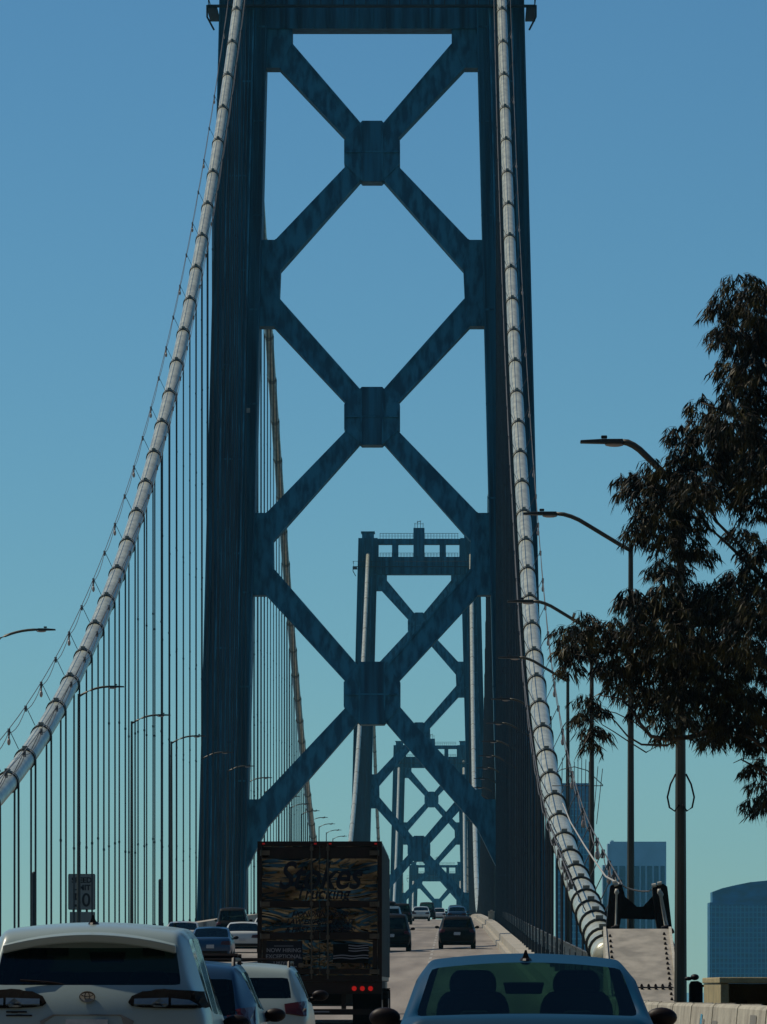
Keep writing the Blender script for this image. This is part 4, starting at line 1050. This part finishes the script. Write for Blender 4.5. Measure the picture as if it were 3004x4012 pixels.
# ------------------------------------------------------------------ eucalyptus tree
TYr = 95.0
def tp(px,py,dy=0): return at(px,py,TYr+dy)
tb = tp(1830,2140); tree = empty('eucalyptus_tree', (tb.x,TYr+1,-0.6), 'tall dark eucalyptus with drooping narrow leaves hanging over the lamp poles at right', 'tree')
o = Vector(tree.location)
clumps = [(1600,640,52),(1552,668,24),(1648,650,50),(1562,720,26),(1610,715,50),(1660,730,55),(1588,790,42),(1640,800,55),(1600,850,44),(1655,870,55),
 (1513,880,26),(1530,925,40),(1580,915,52),(1640,935,60),(1465,935,22),(1478,985,36),(1530,985,50),(1595,990,60),(1655,1010,60),(1352,1032,15),(1378,1042,22),(1410,1030,36),(1450,1040,42),(1500,1050,50),(1560,1060,42),(1640,1075,50),
 (1352,1060,14),(1395,1085,36),(1440,1100,44),(1490,1110,42),(1375,1135,20),(1400,1140,26),(1440,1160,40),(1480,1170,34),(1365,1158,12),(1428,1225,22),(1455,1222,26),(1510,1190,24),(1640,1180,34),(1600,1150,20),(1650,1240,46),(1590,1240,22),
 (1360,1295,28),(1395,1300,34),(1440,1290,44),(1490,1290,46),(1540,1290,48),(1600,1300,55),(1655,1310,55),
 (1262,1335,18),(1224,1370,22),(1250,1375,24),(1285,1365,26),(1318,1352,24),(1215,1400,12),(1240,1412,24),(1232,1440,18),(1262,1400,20),(1300,1392,20),(1332,1390,16),
 (1370,1370,36),(1410,1360,50),(1470,1370,60),(1540,1380,65),(1620,1380,65),(1312,1430,26),(1340,1440,30),(1372,1430,36),(1420,1440,55),(1480,1450,60),(1550,1460,65),(1630,1460,65),
 (1330,1475,18),(1365,1490,28),(1410,1510,38),(1460,1510,42),(1520,1530,50),(1590,1530,55),(1650,1530,50),(1385,1535,14),(1425,1560,16),(1430,1588,8),(1470,1560,24),(1530,1580,26),(1575,1580,32),(1625,1590,30),(1532,1602,12),(1655,1600,28),
 (1262,1510,16),(1285,1525,18),(1252,1548,14),(1270,1570,18),(1290,1580,16),(1278,1605,12),
 (1632,1655,18),(1655,1640,16),(1645,1690,16),(1645,1742,18),(1625,1728,10),(1665,1720,18)]
for _ in range(55):                                    # the part of the crown outside the frame
    clumps.append((random.uniform(1775,2150),random.uniform(560,1640),random.uniform(40,85)))
leaf = MB(); twig = MB(); rnd = random.Random(11)
def add_leaf(p, dirv, L, Wd):
    d = dirv.normalized(); s = d.cross(Vector((rnd.uniform(-1,1),rnd.uniform(-1,1),rnd.uniform(-.6,.6)))).normalized()
    bend = Vector((rnd.uniform(-.3,.3),rnd.uniform(-.3,.3),-.45))*L
    vs = []; prof = (.25,.9,1.0,.62,.06); n = len(prof)
    for i,wv in enumerate(prof):
        t = i/(n-1); c = p+d*L*t+bend*t*t*.5
        vs += [c-s*Wd*wv/2, c+s*Wd*wv/2]
    leaf.add(vs,[(2*i,2*i+1,2*i+3,2*i+2) for i in range(n-1)])
KP = TYr/F
for ci,(cx_,cy_,r) in enumerate(clumps):
    dyc = rnd.uniform(-1.4,1.4)+(.0 if r < 30 else rnd.uniform(-.6,.6)); c = tp(cx_,cy_,dyc)-o; R_ = r*KP
    inside = cx_ < 1690
    nt_ = int((r/10.0)**2*(3.9 if inside else 1.2))+7
    for k in range(nt_):
        while True:
            q = Vector((rnd.uniform(-1,1),rnd.uniform(-1,1),rnd.uniform(-1,1)))
            if q.length < 1: break
        p = c+Vector((q.x*R_,q.y*max(R_,.25)*1.5,q.z*R_))
        out = Vector((q.x+rnd.uniform(-.4,.4),q.y*.6,.15-.5*abs(q.x))).normalized()
        tl = rnd.uniform(.10,.20); end = p+out*tl+Vector((0,0,-.04))
        twig.tube([p,(p+end)/2+Vector((0,0,.02)),end],[.004,.003,.002],3,cap=False)
        for j in range(rnd.randint(7,11)):
            t = rnd.random(); b = p.lerp(end,t)
            dv = Vector((rnd.gauss(0,.42)+out.x*.35,rnd.gauss(0,.42),-1.0+rnd.uniform(-.2,.5)))
            add_leaf(b, dv, rnd.uniform(.09,.19), rnd.uniform(.015,.025))
    # a bough to each clump
leaf.build('crown', M_leaf, tree)
twig.build('twigs', M_bark, tree)
def bough(pts_, r0, r1, name='limb'):
    mb = MB(); n = len(pts_); mb.tube(pts_, [r0+(r1-r0)*i/(n-1) for i in range(n)], 7); mb.build(name, M_bark, tree, smooth=True)
mb = MB()
tk = [(1830,2250,0),(1820,2000,0),(1790,1750,.4),(1800,1500,.2),(1770,1250,.3),(1740,1000,.1),(1715,800,.2),(1690,620,0)]
mb.tube([tp(*q)-o for q in tk],[.34,.30,.27,.23,.18,.13,.08,.03],12); mb.build('trunk', M_bark, tree, smooth=True)
def wig(pts_): return [tp(x,y,dy)-o for x,y,dy in pts_]
bough(wig([(1795,1600,.2),(1700,1470,0),(1656,1436,-.3),(1620,1420,-.6),(1590,1400,-.8),(1565,1380,-.8)]),.07,.018)
bough(wig([(1656,1437,-.3),(1625,1438,-.5),(1598,1427,-.7),(1560,1428,-.7)]),.022,.008)
bough(wig([(1795,1560,.2),(1640,1560,.3),(1540,1578,0),(1490,1592,-.5),(1440,1597,-.6),(1405,1590,-.6),(1380,1560,-.6),(1362,1530,-.6),(1340,1508,-.6),(1295,1502,-.6)]),.06,.008)
bough(wig([(1470,1595,-.5),(1440,1610,-.5),(1385,1608,-.5),(1355,1590,-.5),(1330,1560,-.5),(1300,1530,-.5),(1290,1525,-.5)]),.022,.006)
bough(wig([(1425,1608,-.5),(1395,1625,-.5),(1355,1600,-.5),(1325,1580,-.5),(1300,1565,-.5),(1285,1545,-.5)]),.014,.005)
bough(wig([(1400,1585,-.5),(1370,1560,-.5),(1330,1540,-.5),(1300,1533,-.5),(1275,1540,-.5)]),.012,.005)
bough(wig([(1780,1350,.3),(1640,1240,.2),(1560,1165,0),(1520,1130,-.3)]),.05,.008)
bough(wig([(1640,1240,.2),(1600,1180,0),(1550,1130,0),(1500,1040,0),(1470,980,-.2)]),.035,.007)
bough(wig([(1745,1040,.2),(1660,960,0),(1590,900,0),(1540,880,0),(1515,870,0)]),.04,.007)
bough(wig([(1720,840,.2),(1640,760,0),(1590,700,0),(1560,670,0)]),.03,.006)
bough(wig([(1770,1300,.2),(1640,1330,0),(1500,1350,0),(1420,1370,0),(1350,1400,-.4),(1290,1380,-.4),(1240,1375,-.4)]),.055,.007)
bough(wig([(1350,1400,-.4),(1310,1350,-.4),(1265,1330,-.4)]),.014,.005)
bough(wig([(1350,1400,-.4),(1300,1420,-.4),(1245,1430,-.4)]),.014,.005)
bough(wig([(1290,1420,-.4),(1278,1480,-.5),(1272,1520,-.5),(1276,1590,-.5)]),.010,.005)
bough(wig([(1700,1640,0),(1656,1610,0),(1640,1608,0),(1620,1593,0),(1580,1578,-.3)]),.05,.018)
bough(wig([(1700,1700,0),(1650,1670,0),(1628,1655,0),(1600,1640,0),(1583,1648,0)]),.03,.005)
bough(wig([(1650,1640,0),(1630,1640,0),(1600,1638,0)]),.01,.004)

# ------------------------------------------------------------------ haze
HAZE = 1
if HAZE:
    mb = MB(); mb.box(-2600,2600,-600,4600,-70,112)
    hm = bpy.data.materials.new('haze_air'); hm.use_nodes = True; t = hm.node_tree
    t.nodes.remove(t.nodes['Principled BSDF']); pv = t.nodes.new('ShaderNodeVolumePrincipled')
    pv.inputs['Color'].default_value = (.24,.78,1.0,1); pv.inputs['Density'].default_value = 4.5e-5; pv.inputs['Anisotropy'].default_value = 0.2
    t.links.new(pv.outputs[0], t.nodes['Material Output'].inputs['Volume'])
    tag(mb.build('haze', hm), kind='stuff')
